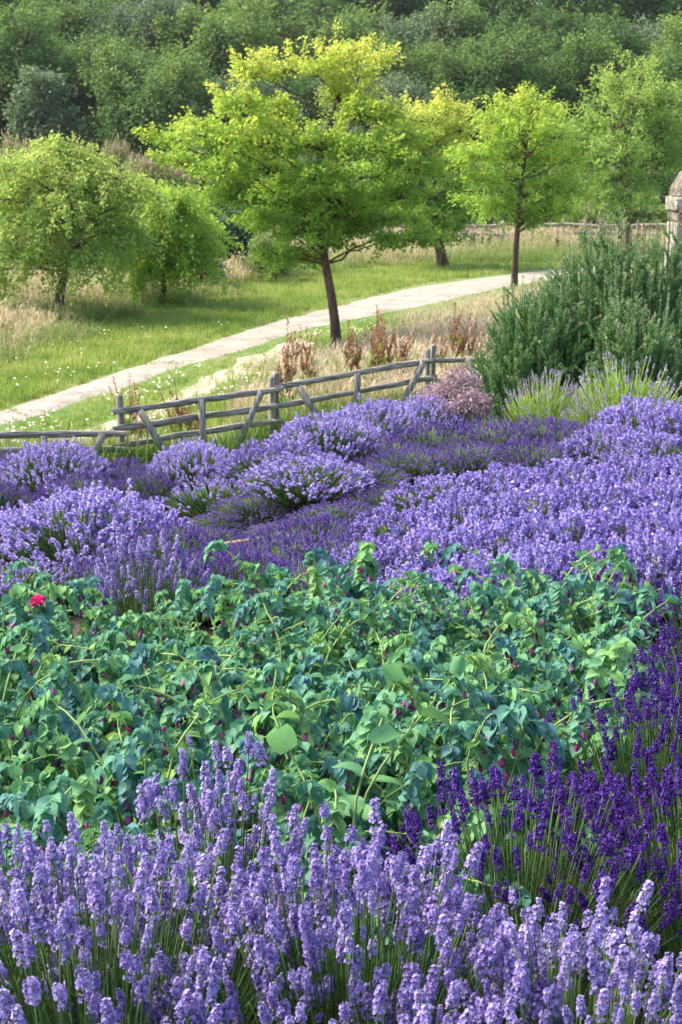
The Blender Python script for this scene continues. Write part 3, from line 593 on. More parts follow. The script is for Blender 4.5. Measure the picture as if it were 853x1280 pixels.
P2 = fp_(345, 476, 17.2, h); P3 = fp_(534, 443, 18.2, h)
hurdle(P2, P3, h, [.90, .68, .44, .12], 'fence hurdle between the middle post and the right post, lavender rising in front', braces=((.12, .92, .36, .05), (.95, .95, .78, .35)))
P3 = fp_(541, 441, 18.3, h); P4 = fp_(700, 440, 19.4, h)
hurdle(P3, P4, h, [.88, .62, .30], 'rightmost fence hurdle running in behind the rosemary bush', braces=((.22, .95, .45, .1), (.9, .9, .6, .1)), mid=False)

# ------------------------------------------------------------------ grasses
def blade_tpl(h, lean, w, seg=3, head=0.0):
    t = np.linspace(0, 1, seg + 1); v = []; 
    for i, q in enumerate(t):
        ww = w * (1 - q ** 1.5 * .85) * .5; v += [(-ww, lean * q * q, h * (q - .15 * abs(lean) / h * q * q)), (ww, lean * q * q, h * (q - .15 * abs(lean) / h * q * q))]
    f = [(2 * i, 2 * i + 1, 2 * i + 3, 2 * i + 2) for i in range(seg)]
    return v, f
def tuft_tpl(nb, h, w, spread, lean=.5, head=False):
    V, F, A = [], [], []
    for _ in range(nb):
        v, f = blade_tpl(h * U(.6, 1.1), h * lean * U(.1, 1.2), w * U(.7, 1.3), 2 if not head else 2)
        a = U(0, 6.28); c, s = math.cos(a), math.sin(a); ox, oy = rng.normal(0, spread, 2); n0 = len(V)
        V += [(x * c - y * s + ox, x * s + y * c + oy, z) for x, y, z in v]; F += [tuple(i + n0 for i in q) for q in f]; va = U(-.15, .15); A += [va] * len(v)
        if head:
            tx, ty, tz = V[-1]; n0 = len(V); hl = h * U(.16, .30); hw = w * U(.55, 1.05); lx, ly = math.cos(a + 1.57) * .04 * U(0, 2), math.sin(a + 1.57) * .04 * U(0, 2)
            V += [(tx - hw * c * .3, ty - hw * s * .3, tz - hl * .15), (tx + hw * c + lx * .5, ty + hw * s + ly * .5, tz + hl * .35), (tx + lx * 2, ty + ly * 2, tz + hl * .8), (tx - hw * c + lx * .5, ty - hw * s + ly * .5, tz + hl * .35)]
            F.append((n0, n0 + 1, n0 + 2, n0 + 3)); A += [va + .3] * 4
    t = Tpl(V, F); t.var = np.array(A); return t
def scatter(g, tpls, x, y, smin, smax, var, zoff=0, sf=1.0):
    k = len(x); z = ground_h(x, y) + zoff; a = U(0, 6.28, k); s = U(smin, smax, k) * sf; pick = rng.integers(0, len(tpls), k)
    Mx = np.zeros((k, 3, 3)); Mx[:, 0, 0] = np.cos(a) * s; Mx[:, 0, 1] = -np.sin(a) * s; Mx[:, 1, 0] = np.sin(a) * s; Mx[:, 1, 1] = np.cos(a) * s; Mx[:, 2, 2] = s * U(.8, 1.15, k)
    T = np.stack([x, y, z], -1)
    for i, t in enumerate(tpls):
        q = pick == i; g.inst(t, Mx[q], T[q], var[q])
def region(n, y0, y1, halfx=.27, dens_pow=1.0):
    y = (rng.random(n) * (y1 ** dens_pow - y0 ** dens_pow) + y0 ** dens_pow) ** (1 / dens_pow); x = U(-1, 1, n) * halfx * y; return x, y
short = [tuft_tpl(9, .12, .012, .05) for _ in range(4)]; tall = [tuft_tpl(8, .55, .014, .07, .45, True) for _ in range(5)]; med = [tuft_tpl(10, .32, .014, .07, .6) for _ in range(4)]
fence_line = np.array([[-6, 14.5], [P1[0], P1[1]], [P3[0], P3[1]], [8, 20.5]])
def beyond_fence(x, y): return y > np.interp(x, [-8, -2.5, -.8, 1.3, 6], [15.3, 16.3, 17.4, 18.5, 20.0])
far_side = lambda x, y: x < np.interp(y, PA[:, 1], PA[:, 0])
# lawn-like verges: left of path band and the strip between path and fence
x, y = region(60000, 15.5, 60, .29, 1.0)
inp = near_poly(x, y, PA, PB); inq = near_poly(x, y, QA, QB); edgein = inp & (np.minimum(dist_line(x, y, PA), dist_line(x, y, PB)) < .10 + .45 * vnoise(x, y, .9, 51) ** 2) & (rng.random(len(x)) < .6)
ok = beyond_fence(x, y) & (~inp | edgein) & (~inq | (rng.random(len(x)) < .25))
fs = far_side(x, y); dl = dist_line(x, y, PA); dn = dist_line(x, y, PB)
nn = vnoise(x, y, 1.6, 2); bandw = 2.0 + .06 * (y - 20) * 4
lawn = ok & ((fs & (dl < bandw + 2 * (nn - .5))) | (~fs & (dn < 2.0 + 1.2 * nn) & (x < 1.5)))
g = G(); k = lawn.sum(); scatter(g, short, x[lawn], y[lawn], .8, 1.6, np.clip(.32 + .6 * vnoise(x[lawn], y[lawn], .8, 7) + rng.normal(0, .16, k) - .15, 0, 1), sf=np.where(fs, 1.0, np.clip(.3 + dn / 2.2, .3, 1))[lawn])
tag(g.build('short_grass', M['grass_green']), 'short bright green grass along the pale path', 'grass', kind='stuff')
# meadow of tall straw grass beyond the path
x, y = region(62000, 20, 84, .30, 1.15)
inp = near_poly(x, y, PA, PB); fs = far_side(x, y); dl = dist_line(x, y, PA); bandw = 1.9 + .24 * (y - 20) * .5
ok = fs & ~inp & ((dl > bandw * (.6 + .7 * vnoise(x, y, 1.2, 8)))) | ((y > 52) & ~inp)
nn = vnoise(x, y, 2.2, 12)
straw = ok & (nn + rng.normal(0, .25, len(x)) > .50); green = ok & ~straw
sfac = np.clip((dl - bandw * .5) / 3.0, .35, 1) * (.58 + .45 * vnoise(x, y, 2.8, 41))
g = G(); k = straw.sum(); scatter(g, tall, x[straw], y[straw], .8, 1.5, np.clip(.22 + .5 * vnoise(x[straw], y[straw], 1.4, 7) + rng.normal(0, .22, k), 0, 1), sf=sfac[straw])
tag(g.build('tall_dry_grass', M['grass_straw']), 'tall straw coloured meadow grass with seed heads beyond the path', 'grass', kind='stuff')
g = G(); k = green.sum(); scatter(g, med, x[green], y[green], .8, 1.7, np.clip(.4 + rng.normal(0, .2, k), 0, 1))
k2 = rng.random(len(x)) < .35; q = ok & k2; scatter(g, med, x[q], y[q], .8, 1.5, np.clip(.45 + rng.normal(0, .2, q.sum()), 0, 1))
tag(g.build('green_meadow_grass', M['grass_mix']), 'greener tufts among the dry meadow grass beyond the path', 'grass', kind='stuff')
# rough grass between path and fence
x, y = region(26000, 15.8, 44, .29, 1.0)
inp = near_poly(x, y, PA, PB); inq = near_poly(x, y, QA, QB); fs = far_side(x, y); dn = dist_line(x, y, PB)
ok = beyond_fence(x, y) & ~fs & ~inp & ~inq & (dn > .5) & ((dn > 1.3 + 1.0 * vnoise(x, y, 1, 3)) | (x > 1.2)) & ((x > -1.4 + .5 * (vnoise(x, y, .6) - .5)) | (y < np.interp(x, [-8, -2.5, -.8], [15.9, 16.9, 18.2])))
nn = vnoise(x, y, 1.3, 22); straw = ok & (nn + rng.normal(0, .2, len(x)) > .44 - .04 * (x > 0)); green = ok & ~straw
sf2 = np.clip(.35 + dn / 6, .4, 1) * (.7 + .5 * vnoise(x, y, 1.9, 61))
g = G(); scatter(g, tall, x[straw], y[straw], .55, 1.15, np.clip(.2 + .6 * vnoise(x[straw], y[straw], 1.1, 62) + rng.normal(0, .2, straw.sum()), 0, 1), sf=sf2[straw])
tag(g.build('dry_grass_by_fence', M['grass_straw']), 'pale dry grass between the path and the weathered hurdles', 'grass', kind='stuff')
g = G(); scatter(g, med, x[green], y[green], .8, 1.6, np.clip(.35 + rng.normal(0, .25, green.sum()), 0, 1), sf=sf2[green])
xx = U(-4.5, 2.5, 900); yy = np.interp(xx, [-8, -2.5, -.8, 1.3, 6], [15.3, 16.3, 17.4, 18.5, 20.0]) + U(-.5, .5, 900); scatter(g, med, xx, yy, .8, 1.5, np.clip(.25 + rng.normal(0, .15, 900), 0, 1))
tag(g.build('green_grass_by_fence', M['grass_mix']), 'green grass tufts at the foot of the weathered hurdles', 'grass', kind='stuff')
# daisies
g = G(); x, y = region(9000, 16, 32, .28); inq = near_poly(x, y, QA, QB); inp = near_poly(x, y, PA, PB); dn = dist_line(x, y, PB); dl = dist_line(x, y, PA); fs = far_side(x, y)
ok = beyond_fence(x, y) & ~inp & ~inq & (dn > .35) & ((~fs & (dn < 2.2) & (x < .8) & (rng.random(len(x)) < .6)) | (fs & (dl < 3) & (rng.random(len(x)) < .12))) & (vnoise(x, y, .7, 31) > .45)
k = ok.sum(); disc = Tpl([(math.cos(a_) * .5, math.sin(a_) * .5, 0) for a_ in np.linspace(0, 5.5, 6)], [(0, 1, 2, 3, 4, 5)])
g.inst(disc, frames(np.tile([0, -.3, 1.], (k, 1)) + rng.normal(0, .2, (k, 3))) * U(.03, .05, k)[:, None, None], np.stack([x[ok], y[ok], ground_h(x[ok], y[ok]) + U(.10, .17, k)], -1), rng.random(k))
tag(g.build('white_daisies', M['daisy']), 'tiny white daisies dotted in the verge grass beside the path', 'daisies', kind='stuff')

# ------------------------------------------------------------------ docks (rust seed stems)
def dock_proto():
    o = thing('dock_plant', None, 'weed'); g = G(); gs = G(); gl = G()
    for s_ in range(5):
        a_ = U(0, 6.28); L_ = U(.55, 1.2); dx, dy = math.cos(a_) * U(.05, .38), math.sin(a_) * U(.05, .38)
        P = bez(np.array([[0, 0, 0.]]), np.array([[dx * .3, dy * .3, L_ * .5]]), np.array([[dx, dy, L_]]), 7); g.tubes(P, np.linspace(.008, .003, 7)[None], 4, var=np.array([.4]))
        ends = [P[0]]
        for b_ in range(6):
            t = U(.45, .85); q = P[0][int(t * 6)]; a2 = U(0, 6.28); l2 = U(.12, .26); e = q + np.array([math.cos(a2) * l2 * .45, math.sin(a2) * l2 * .45, l2])
            B_ = bez(q[None], (q + e)[None] / 2 + np.array([[math.cos(a2) * .03, math.sin(a2) * .03, -.01]]), e[None], 5); g.tubes(B_, np.linspace(.004, .002, 5)[None], 3, var=np.array([.4])); ends.append(B_[0])
        for e in ends:
            k = 46 if e is ends[0] else 26; lo = .5 if e is ends[0] else .15; t = U(lo, 1, k); T = np.stack([np.interp(t, np.linspace(0, 1, len(e)), e[:, c]) for c in range(3)], -1)
            gs.inst(LEAF, frames(rvec(k)) * U(.02, .04, k)[:, None, None], T + rng.normal(0, .007, (k, 3)), rng.random(k))
    k = 20; an = U(0, 6.28, k); dd = np.stack([np.cos(an), np.sin(an), U(.2, 1.2, k)], -1); T = np.stack([U(-.08, .08, k), U(-.08, .08, k), U(.02, .5, k)], -1)
    gl.inst(leaf_tpl(.26, 1, .08), frames_yz(dd, np.tile([0, 0, 1.], (k, 1)) + rvec(k) * .4) * U(.13, .26, k)[:, None, None], T, rng.random(k))
    g.build('stem', M['dock_rust'], o); gs.build('seed_head', M['dock_rust'], o); gl.build('foliage', M['dock_leaf'], o); return o
dp = [dock_proto() for _ in range(5)]; du = set()
docks = [(160, 470, 17.5, 1.0, 'rust coloured dock beside the post where the fence steps up'), (178, 482, 17.3, .7, 'short rust dock just right of the stepped post'), (228, 466, 17.8, .9, 'rust dock above the second hurdle, left of the middle post'), (243, 480, 17.9, .7, 'short pale dock near the upright of the second hurdle'),
         (356, 410, 18.6, 1.1, 'tall rust dock just right of the middle fence post'), (382, 425, 18.9, .9, 'rust dock left of the golden tree trunk'), (438, 382, 19.5, 1.1, 'tallest rust dock immediately right of the golden tree trunk'), (458, 395, 19.8, .9, 'leafy green based dock right of the golden trunk'),
         (478, 378, 20.0, 1.1, 'tall rust dock second to the right of the golden trunk'), (500, 390, 20.3, .9, 'rust dock midway between golden trunk and right fence post'), (540, 400, 20.5, .8, 'rust dock above the right fence post'), (572, 372, 20.8, 1.1, 'tall rust dock above the rightmost hurdle'),
         (595, 385, 21.0, .9, 'rust dock just left of the rosemary'), (615, 400, 20.7, .7, 'short rust dock at the rosemary edge'), (628, 368, 22.5, .8, 'distant rust dock at the foot of the slim tree')]
for i, (px, top, D, s, lab) in enumerate(docks):
    j = i % 5; o = dp[j] if j not in du else copy_tree(dp[j]); du.add(j)
    p = at(px, top, D); z = gh(p[0], D); H = (p[2] - z) / 1.05; o.location = (p[0], D, z); o.scale = (s * .8, s * .8, H * U(.85, 1.1)); o.rotation_euler = (U(-.14, .14), U(-.16, .16), U(0, 6)); o['label'] = lab; o['group'] = 'rust coloured docks behind the fence'

# ------------------------------------------------------------------ rosemary
def rosemary(px, top, D, Rr, label, n=150, seed=0):
    KT = 8
    p = at(px, top, D); z = gh(p[0], D); H = p[2] - z; o = thing('rosemary_bush', label, 'bush', (p[0], D, z), 0, 'rosemary bushes behind the lavender')
    r = np.sqrt(rng.random(n)); a = U(0, 6.28, n); tip = np.stack([np.cos(a) * r * Rr, np.sin(a) * r * Rr, H * (1 - .55 * r ** 2.4) * U(.78, 1.0, n)], -1)
    b = tip * np.array([.25, .25, 0]) + [0, 0, .0]; c = tip * np.array([.9, .9, .40]); P = bez(b, c, tip, 9)
    # side twigs
    si = rng.integers(0, n, n * KT); tt = U(.35, .9, n * KT); q = np.stack([np.interp(tt[i], np.linspace(0, 1, 9), P[si[i], :, cc]) for i in range(n * KT) for cc in range(3)]).reshape(-1, 3)
    ln = U(.14, .30, n * KT); e = q + norm(np.stack([rng.normal(0, .45, n * KT), rng.normal(0, .45, n * KT), np.full(n * KT, 1.0)], -1) + norm(q * [1, 1, 0]) * .35) * ln[:, None]
    Q = bez(q, (q + e) / 2 + rng.normal(0, .012, q.shape), e, 4)
    g = G(); g.tubes(P, np.linspace(.011, .002, 9)[None], 4); g.tubes(Q, np.linspace(.004, .002, 4)[None], 3); g.build('branches', M['bark'], o)
    g = G()
    for PP, m_, lo in ((P[:, 4:], 170, 0), (Q, 66, 0)):
        k = len(PP) * m_; ii = np.repeat(np.arange(len(PP)), m_); t = U(lo, 1, k); s_ = PP.shape[1] - 1; f0 = np.minimum((t * s_).astype(int), s_ - 1); fr = t * s_ - f0
        T = PP[ii, f0] * (1 - fr)[:, None] + PP[ii, f0 + 1] * fr[:, None]; tan = norm(PP[ii, f0 + 1] - PP[ii, f0]); dd = tan * 1.0 + rvec(k) * .75
        g.inst(NEEDLE, frames_yz(dd, rvec(k)) * (U(.030, .048, k) * (1 - .35 * t))[:, None, None] * np.array([2.1, 1, 1]), T, np.clip(.12 + .45 * rng.random(len(PP))[ii] * .8 + .25 * rng.random(k) + .45 * t ** 3, 0, 1))
    g.build('foliage', M['rose_needle'], o)
rosemary(772, 250, 15.0, .95, 'big upright rosemary bush with the highest sprigs left of the stone pillar', 190)
rosemary(672, 328, 14.6, .62, 'lower rosemary bush leaning in front of the rightmost hurdle', 110)
rosemary(846, 250, 14.9, .85, 'rosemary bush cut by the right edge below the stone pillar', 120)
rosemary(715, 286, 15.3, .60, 'rosemary bush with spiky tips between the low one and the biggest one', 90)
rosemary(805, 352, 14.0, .62, 'low front rosemary bush just behind the right pale budded lavender', 100)

# ------------------------------------------------------------------ lavender spikes
def floret_tpl(detail, cl=.0075, cr=.0018, pr=.0042):
    V, F, Mt = [], [], []
    if detail:
        for z, r in ((0, cr * .6), (cl * .5, cr), (cl, cr * .8)):
            for j in range(4): a = j * 1.5708; V.append((math.cos(a) * r, math.sin(a) * r, z))
        for q in range(2):
            for j in range(4): F.append((q * 4 + j, q * 4 + (j + 1) % 4, q * 4 + 4 + (j + 1) % 4, q * 4 + 4 + j)); Mt.append(0)
        for j in range(5):
            a = j * 2 * np.pi / 5; w_ = .55; n0 = len(V); V += [(0, 0, cl * .85), (math.cos(a - w_) * pr * .8, math.sin(a - w_) * pr * .8, cl + pr * .5), (math.cos(a) * pr * 1.25, math.sin(a) * pr * 1.25, cl + pr * .3), (math.cos(a + w_) * pr * .8, math.sin(a + w_) * pr * .8, cl + pr * .5)]
            F.append((n0, n0 + 1, n0 + 2, n0 + 3)); Mt.append(1)
        return Tpl(V, F, Mt)
def spike_tpl(kind, detail):
    """a lavender flower head along +Z, base of the head at z=0"""
    g = G(); dark = kind in ('dark', 'violet')
    nw = rng.integers(4, 7) if not dark else rng.integers(5, 9); pitch = .0076 if not dark else .0064
    wr = .0030 if not dark else .0025; zs = [i * pitch for i in range(nw)]
    if rng.random() < .7: zs = [-U(.013, .026)] + zs
    fl_open = floret_tpl(True, .0066 if not dark else .0064, .0017, .0039 if not dark else .0028)
    bud = floret_tpl(True, .0072, .0019, .0018)
    for i, z in enumerate(zs):
        tt = max(0, z) / (nw * pitch); cnt = int((9 if not dark else 8) * (1 - .45 * tt)) if z >= 0 else 5
        a = np.arange(cnt) * 2 * np.pi / cnt + i * .6 + rng.normal(0, .15, cnt); el = .35 + .75 * tt ** 2
        D_ = np.stack([np.cos(a) * math.cos(el), np.sin(a) * math.cos(el), np.full(cnt, math.sin(el))], -1) + rng.normal(0, .12, (cnt, 3))
        T = np.stack([np.cos(a) * wr * .5, np.sin(a) * wr * .5, z + rng.normal(0, .0012, cnt)], -1)
        op = rng.random(cnt) < (.70 if not dark else .40); s = U(.8, 1.4, cnt) * (1 - .25 * tt)
        if detail == 2:
            for fl, msk in ((fl_open, op), (bud, ~op)): g.inst(fl, frames(D_[msk]) * s[msk][:, None, None], T[msk], U(.1, .9, msk.sum()))
        else:
            n2 = max(3, cnt // 2) if detail == 1 else 3; r_ = .0105 if not dark else .0080
            P_ = Tpl([(-.6, 0, 0), (.6, 0, 0), (.75, .3, 1), (-.75, -.3, 1)], [(0, 1, 2, 3)], [1]); mk = rng.random(n2) < (.85 if not dark else .6)
            sc_ = r_ * (1 - .35 * tt) * (1.0 if detail == 1 else 1.2); g.inst(P_, frames(D_[:n2] * 1.0 if n2 <= cnt else D_) * sc_, T[:n2], U(.05, .95, n2))
            if i % 2 == 0: g.inst(Tpl([(-.6, 0, 0), (.6, 0, 0), (.5, 0, 1), (-.5, 0, 1)], [(0, 1, 2, 3)], [0]), frames(D_[:2]) * r_ * .9, T[:2], U(0, 1, 2))
    V = np.concatenate(g.V); t = Tpl.__new__(Tpl); t.v = V; t.loops = np.concatenate(g.L); t.sz = np.concatenate(g.S); t.m = np.concatenate(g.Mt); t.var = np.concatenate(g.A) - .5
    return t
MATS = {'big': ('cal_light', 'lav_light'), 'sparse': ('cal_light', 'lav_light'), 'light': ('cal_light', 'lav_light'), 'pale': ('cal_light', 'lav_lit'), 'dark': ('cal_dark', 'lav_dark'), 'violet': ('cal_violet', 'lav_violet'), 'bud': ('cal_bud', 'lav_bud')}
def stems_paths(n, Rr, H, edge=.45, lean=(0, 0), power=2.2, jit=.05):
    r = np.sqrt(rng.random(n)); a = U(0, 6.28, n); z = H * (1 - edge * r ** power) * (1 + rng.normal(0, jit, n))
    tip = np.stack([np.cos(a) * r * Rr + lean[0] * z, np.sin(a) * r * Rr + lean[1] * z, z], -1)
    b = tip * np.array([.28, .28, 0]) + rng.normal(0, .01, (n, 3)) * [1, 1, 0] + [0, 0, .02]; c = tip * np.array([.62, .62, .55]) + rng.normal(0, .015, (n, 3))
    return b, c, tip, norm(norm(tip - c) + np.array([0, 0, .35]) + rng.normal(0, .12, (n, 3)))
def leaf_strips(g, b, c, tip, k, ln, wd, lo=.12, hi=.68, mat=0):
    n = len(b); ii = rng.integers(0, n, k); t = U(lo, hi, k)[:, None]; P = b[ii] * (1 - t) ** 2 + 2 * c[ii] * t * (1 - t) + tip[ii] * t ** 2; tan = norm((c[ii] - b[ii]) * (1 - t) + (tip[ii] - c[ii]) * t)
    dd = norm(tan + rvec(k) * .55); s = U(.6, 1.2, k) * ln
    tp = Tpl([(-.5, 0, 0), (.5, 0, 0), (.7, .5, .02), (0, 1, 0), (-.7, .5, .02)], [(0, 1, 2, 3, 4)])
    g.inst(tp, frames_yz(dd, rvec(k)) * np.stack([np.full(k, wd), s, s], -1)[:, None, :], P + rng.normal(0, .006, (k, 3)), np.clip(rng.random(k) * .75 + .35 * (t[:, 0] - .3), 0, 1), mat=mat)
# distant and middle bushes: a few shapes per colour, copied
LAVP = {}; LAVU = {}
def lav_variant(kind, v):
    key = (kind, v)
    o = thing('lavender_bush', None, 'lavender'); Rr, H = .5, .6
    n = {'big': 350, 'light': 470, 'pale': 560, 'violet': 520, 'sparse': 130, 'bud': 170}[kind]
    b, c, tip, tan = stems_paths(n, Rr * .92, H, .42, power=2.3, jit=.075 if kind != 'bud' else .10)
    ms = M['bright_stem'] if kind == 'bud' else M['lav_stem']; ml = M['bright_stem'] if kind == 'bud' else M['lav_leaf']
    g = G(); g.tubes(bez(b, c, tip, 5), np.full((1, 5), .0026), 3, var=np.clip(rng.random(n) + .2, 0, 1))
    b3, c3, t3, _ = stems_paths(260, Rr * .95, H * .86, .36); g.tubes(bez(b3, c3, t3, 5), np.full((1, 5), .0024), 3, var=rng.random(260)); g.build('stems', ms, o)
    g = G(); leaf_strips(g, b, c, tip, {'bud': 3200, 'sparse': 4200}.get(kind, 2800), .06, .006, .10, .70 if kind != 'bud' else .78); g.build('foliage', ml, o)
    g = G(); tps = [spike_tpl({'pale': 'light', 'big': 'light', 'sparse': 'light'}.get(kind, kind), 1) for _ in range(8)]; pk = rng.integers(0, 8, n); s = U(.85, 1.35, n) * {'big': 1.36, 'light': 1.1, 'pale': 1.0, 'violet': .95, 'sparse': 1.1, 'bud': .9}[kind]
    Fm = frames(tan) * s[:, None, None]; Fm[:, :, :2] *= 1.0 if kind != 'bud' else .75
    for i in range(8): q = pk == i; g.inst(tps[i], Fm[q], tip[q], U(.25, .75, q.sum()))
    g.build('flower_spikes', [M[MATS[kind][0]], M[MATS[kind][1]]], o, kind='stuff')
    return o
LAV_LOG = []
def lav(kind, px, top, D, Rr, label, group, v=None):
    v = rng.integers(0, 3) if v is None else v; key = (kind, v)
    if key not in LAVP: LAVP[key] = lav_variant(kind, v); o = LAVP[key]
    else: o = copy_tree(LAVP[key])
    p = at(px, top, D); z = gh(p[0], D); H = p[2] - z; LAV_LOG.append((kind, px, top, round(H, 2)))
    o.location = (p[0], D, z - .01); o.scale = (Rr / .5, Rr / .5, H / .65); o.rotation_euler = (0, 0, U(0, 6.28)); o['label'] = label; o['group'] = group
    return o
g1 = 'lavender bushes left of the beds'; 
lav('pale', 112, 616, 8.4, .66, 'pale mauve lavender mound topping the left bed, brightest on its crown', g1)
lav('pale', 22, 642, 8.7, .48, 'pale lavender bush at the left edge beside the brightest mound', g1)
lav('violet', 206, 656, 7.9, .42, 'violet lavender bush on the right flank of the pale left mound', g1)
lav('pale', 160, 636, 8.3, .40, 'pale lavender bush on the right shoulder of the brightest left mound', g1)
lav('violet', 150, 690, 7.6, .34, 'low green and violet lavender skirt below the pale left mound', g1)
lav('sparse', 75, 700, 7.7, .40, 'green lavender skirt with few open spikes below the pale left mound', g1)
lav('sparse', 15, 706, 7.7, .42, 'mostly green lavender skirt at the left edge above the magenta flower', g1)
g2 = 'violet lavender in the middle'
for px, top, D, r, lab in [(262, 686, 8.2, .36, 'violet lavender bush hiding the left end of the timber plank'), (288, 646, 10.0, .40, 'violet lavender bush just behind the left end of the timber plank'), (250, 662, 9.3, .36, 'violet lavender bush left of the timber plank'), (366, 656, 9.4, .38, 'violet lavender bush close against the timber plank on the right'), (322, 622, 10.2, .40, 'violet lavender bush behind the timber plank'), (248, 690, 7.4, .36, 'low violet lavender bush where the left mound meets the middle drift'), (305, 690, 7.3, .38, 'violet lavender bush in front of the timber plank'), (345, 672, 8.0, .42, 'violet lavender bush just right of the timber plank'),
                           (392, 650, 8.7, .45, 'violet lavender bush under the big pale central mound'), (430, 632, 9.4, .45, 'violet lavender bush between the central mound and the right pale drift'), (378, 705, 7.1, .38, 'violet lavender bush behind the arching honeywort stems'), (432, 672, 8.0, .42, 'violet lavender bush at the left end of the right pale drift'), (485, 612, 9.9, .42, 'violet lavender bush tucked behind the left end of the right pale drift')]:
    lav('violet', px, top, D, r, lab, g2)
g3 = 'lavender along the hurdles'
lav('pale', 65, 555, 12.2, .56, 'light lavender mound below the leftmost hurdle', g3)
lav('violet', -8, 572, 12.5, .5, 'violet lavender cut by the left edge below the leftmost hurdle', g3)
lav('violet', -5, 606, 11.0, .42, 'violet lavender bush at the left edge above the pale mounds', g3)
lav('violet', 150, 576, 12.4, .42, 'violet lavender in the dip below the stepped fence post', g3)
lav('violet', 178, 588, 11.6, .36, 'lower violet lavender left of the green flanked mound', g3)
lav('pale', 243, 553, 12.1, .46, 'light lavender mound with a dark green flank below the second hurdle', g3)
lav('violet', 100, 592, 11.2, .42, 'violet lavender strip right below the left light mound', g3)
lav('light', 305, 572, 11.8, .42, 'light lavender mound touching the big central mound on its left', g3)
lav('sparse', 266, 602, 10.7, .46, 'dark green flanked lavender with few spikes left of the timber plank', g3)
g4 = 'big light lavender mounds in the centre'
lav('light', 350, 552, 11.2, .54, 'lowest and leftmost mound of the big light central lavender', g4)
lav('pale', 410, 520, 11.8, .55, 'middle mound of the big light central lavender', g4)
lav('pale', 468, 503, 12.6, .55, 'pale top mound of the central lavender below the right end of the third hurdle', g4)
lav('pale', 530, 498, 13.2, .45, 'pale lavender mound just left of the mauve flower globes', g4)
lav('light', 384, 574, 10.3, .56, 'front mound of the big light central lavender', g4)
g5 = 'dark purple drift behind the right lavender'
for px, top, D, r, lab in [(478, 548, 11.6, .48, 'dark purple lavender, left end of the long dark drift'), (545, 530, 12.1, .5, 'dark purple lavender under the pale mound next to the mauve globes'), (615, 528, 12.3, .5, 'dark purple lavender below the mauve flower globes'),
                           (680, 524, 12.4, .5, 'dark purple lavender below the left pale budded clump'), (725, 530, 12.0, .4, 'dark purple lavender at the right end of the long dark drift'), (450, 582, 10.6, .42, 'dark purple lavender in front of the left end of the dark drift'), (520, 562, 11.1, .46, 'dark purple lavender in the middle front of the dark drift'),
                           (590, 555, 11.2, .46, 'dark purple lavender in the front of the dark drift below the globes'), (662, 552, 11.2, .46, 'dark purple lavender in the front right of the dark drift')]:
    lav('violet', px, top, D, r, lab, g5)
g6 = 'light lavender at the back right'
for px, top, D, r, lab in [(808, 500, 12.0, .5, 'light lavender mound just below the right pale budded clump'), (862, 512, 11.6, .5, 'light lavender mound cut by the right edge below the rosemary'), (762, 535, 11.3, .42, 'light lavender mound right of the dark drift'), (825, 545, 10.6, .48, 'light lavender mound on the right, second row below the rosemary')]:
    lav('big', px, top, D, r, lab, g6)
g7 = 'wide drift of light lavender on the right'; rows = [(9.7, [(560, 598), (640, 586), (720, 580), (800, 574), (875, 572)], .47, 'back row'), (8.6, [(510, 640), (590, 622), (670, 612), (750, 606), (830, 602), (900, 600)], .46, 'middle row'), (7.5, [(480, 682), (555, 664), (632, 652), (708, 646), (785, 642), (860, 640)], .44, 'near row'), (6.7, [(528, 716), (600, 702), (675, 690), (745, 682), (815, 676), (880, 674)], .38, 'nearest row')]
pos = ['at its left end', 'second from the left', 'in the middle left', 'in the middle right', 'second from the right', 'at the right edge']
for D, lst, r, rn in rows:
    for i, (px, top) in enumerate(lst): lav('big', px, top, D + U(-.1, .1), r, f'light lavender bush in the {rn} of the right drift, {pos[i] if len(lst) == 6 or i < 4 else pos[5]}', g7)
lav('bud', 600, 512, 13.2, .30, 'small bright green budding clump under the mauve globes', 'pale budded lavender before the rosemary')
lav('bud', 682, 468, 13.3, .46, 'left pale budded lavender with bright green stems before the rosemary', 'pale budded lavender before the rosemary')
lav('bud', 785, 450, 13.2, .66, 'right and larger pale budded lavender before the rosemary', 'pale budded lavender before the rosemary')
lav('bud', 738, 488, 12.9, .30, 'small pale budded lavender filling the gap between the two larger clumps', 'pale budded lavender before the rosemary')
print('LAV heights', LAV_LOG)
# mauve globes
def mauve_clump(px, py, D, r, label):
    c = at(px, py, D); z = gh(c[0], D); o = thing('flower_globe', label, 'flower', (c[0], D, z), 0, 'mauve flower globes'); H = c[2] - z
    n = 90; d = rvec(n); d[:, 2] = np.abs(d[:, 2]) * .9 - .15; e = np.array([0, 0, H]) + d * r * np.array([1, 1, .8]); P = bez(np.zeros((n, 3)) + [0, 0, .02], np.array([0, 0, H * .7]) + d * r * .2, e, 5)
    g = G(); g.tubes(P, np.full((1, 5), .0025), 3, var=rng.random(n)); g.build('stems', M['lav_stem'], o)
    g = G(); k = 2400; d = rvec(k); T = np.array([0, 0, H]) + d * r * (U(.35, 1.0, k) ** .6 * U(.8, 1.3, k))[:, None] * np.array([1, 1, .85]); g.inst(LEAF, frames(rvec(k)) * U(.018, .032, k)[:, None, None], T, rng.random(k)); g.build('blossom', M['mauve'], o)
mauve_clump(575, 484, 13.6, .21, 'tallest dusky mauve flower globe below the right fence post')
mauve_clump(545, 500, 13.5, .17, 'pale pinkish flower globe left of the tallest mauve one')
mauve_clump(590, 508, 13.3, .19, 'dusky mauve flower globe right and below the tallest one')
mauve_clump(560, 520, 13.2, .16, 'lowest pinkish flower globe half sunk in the dark lavender')

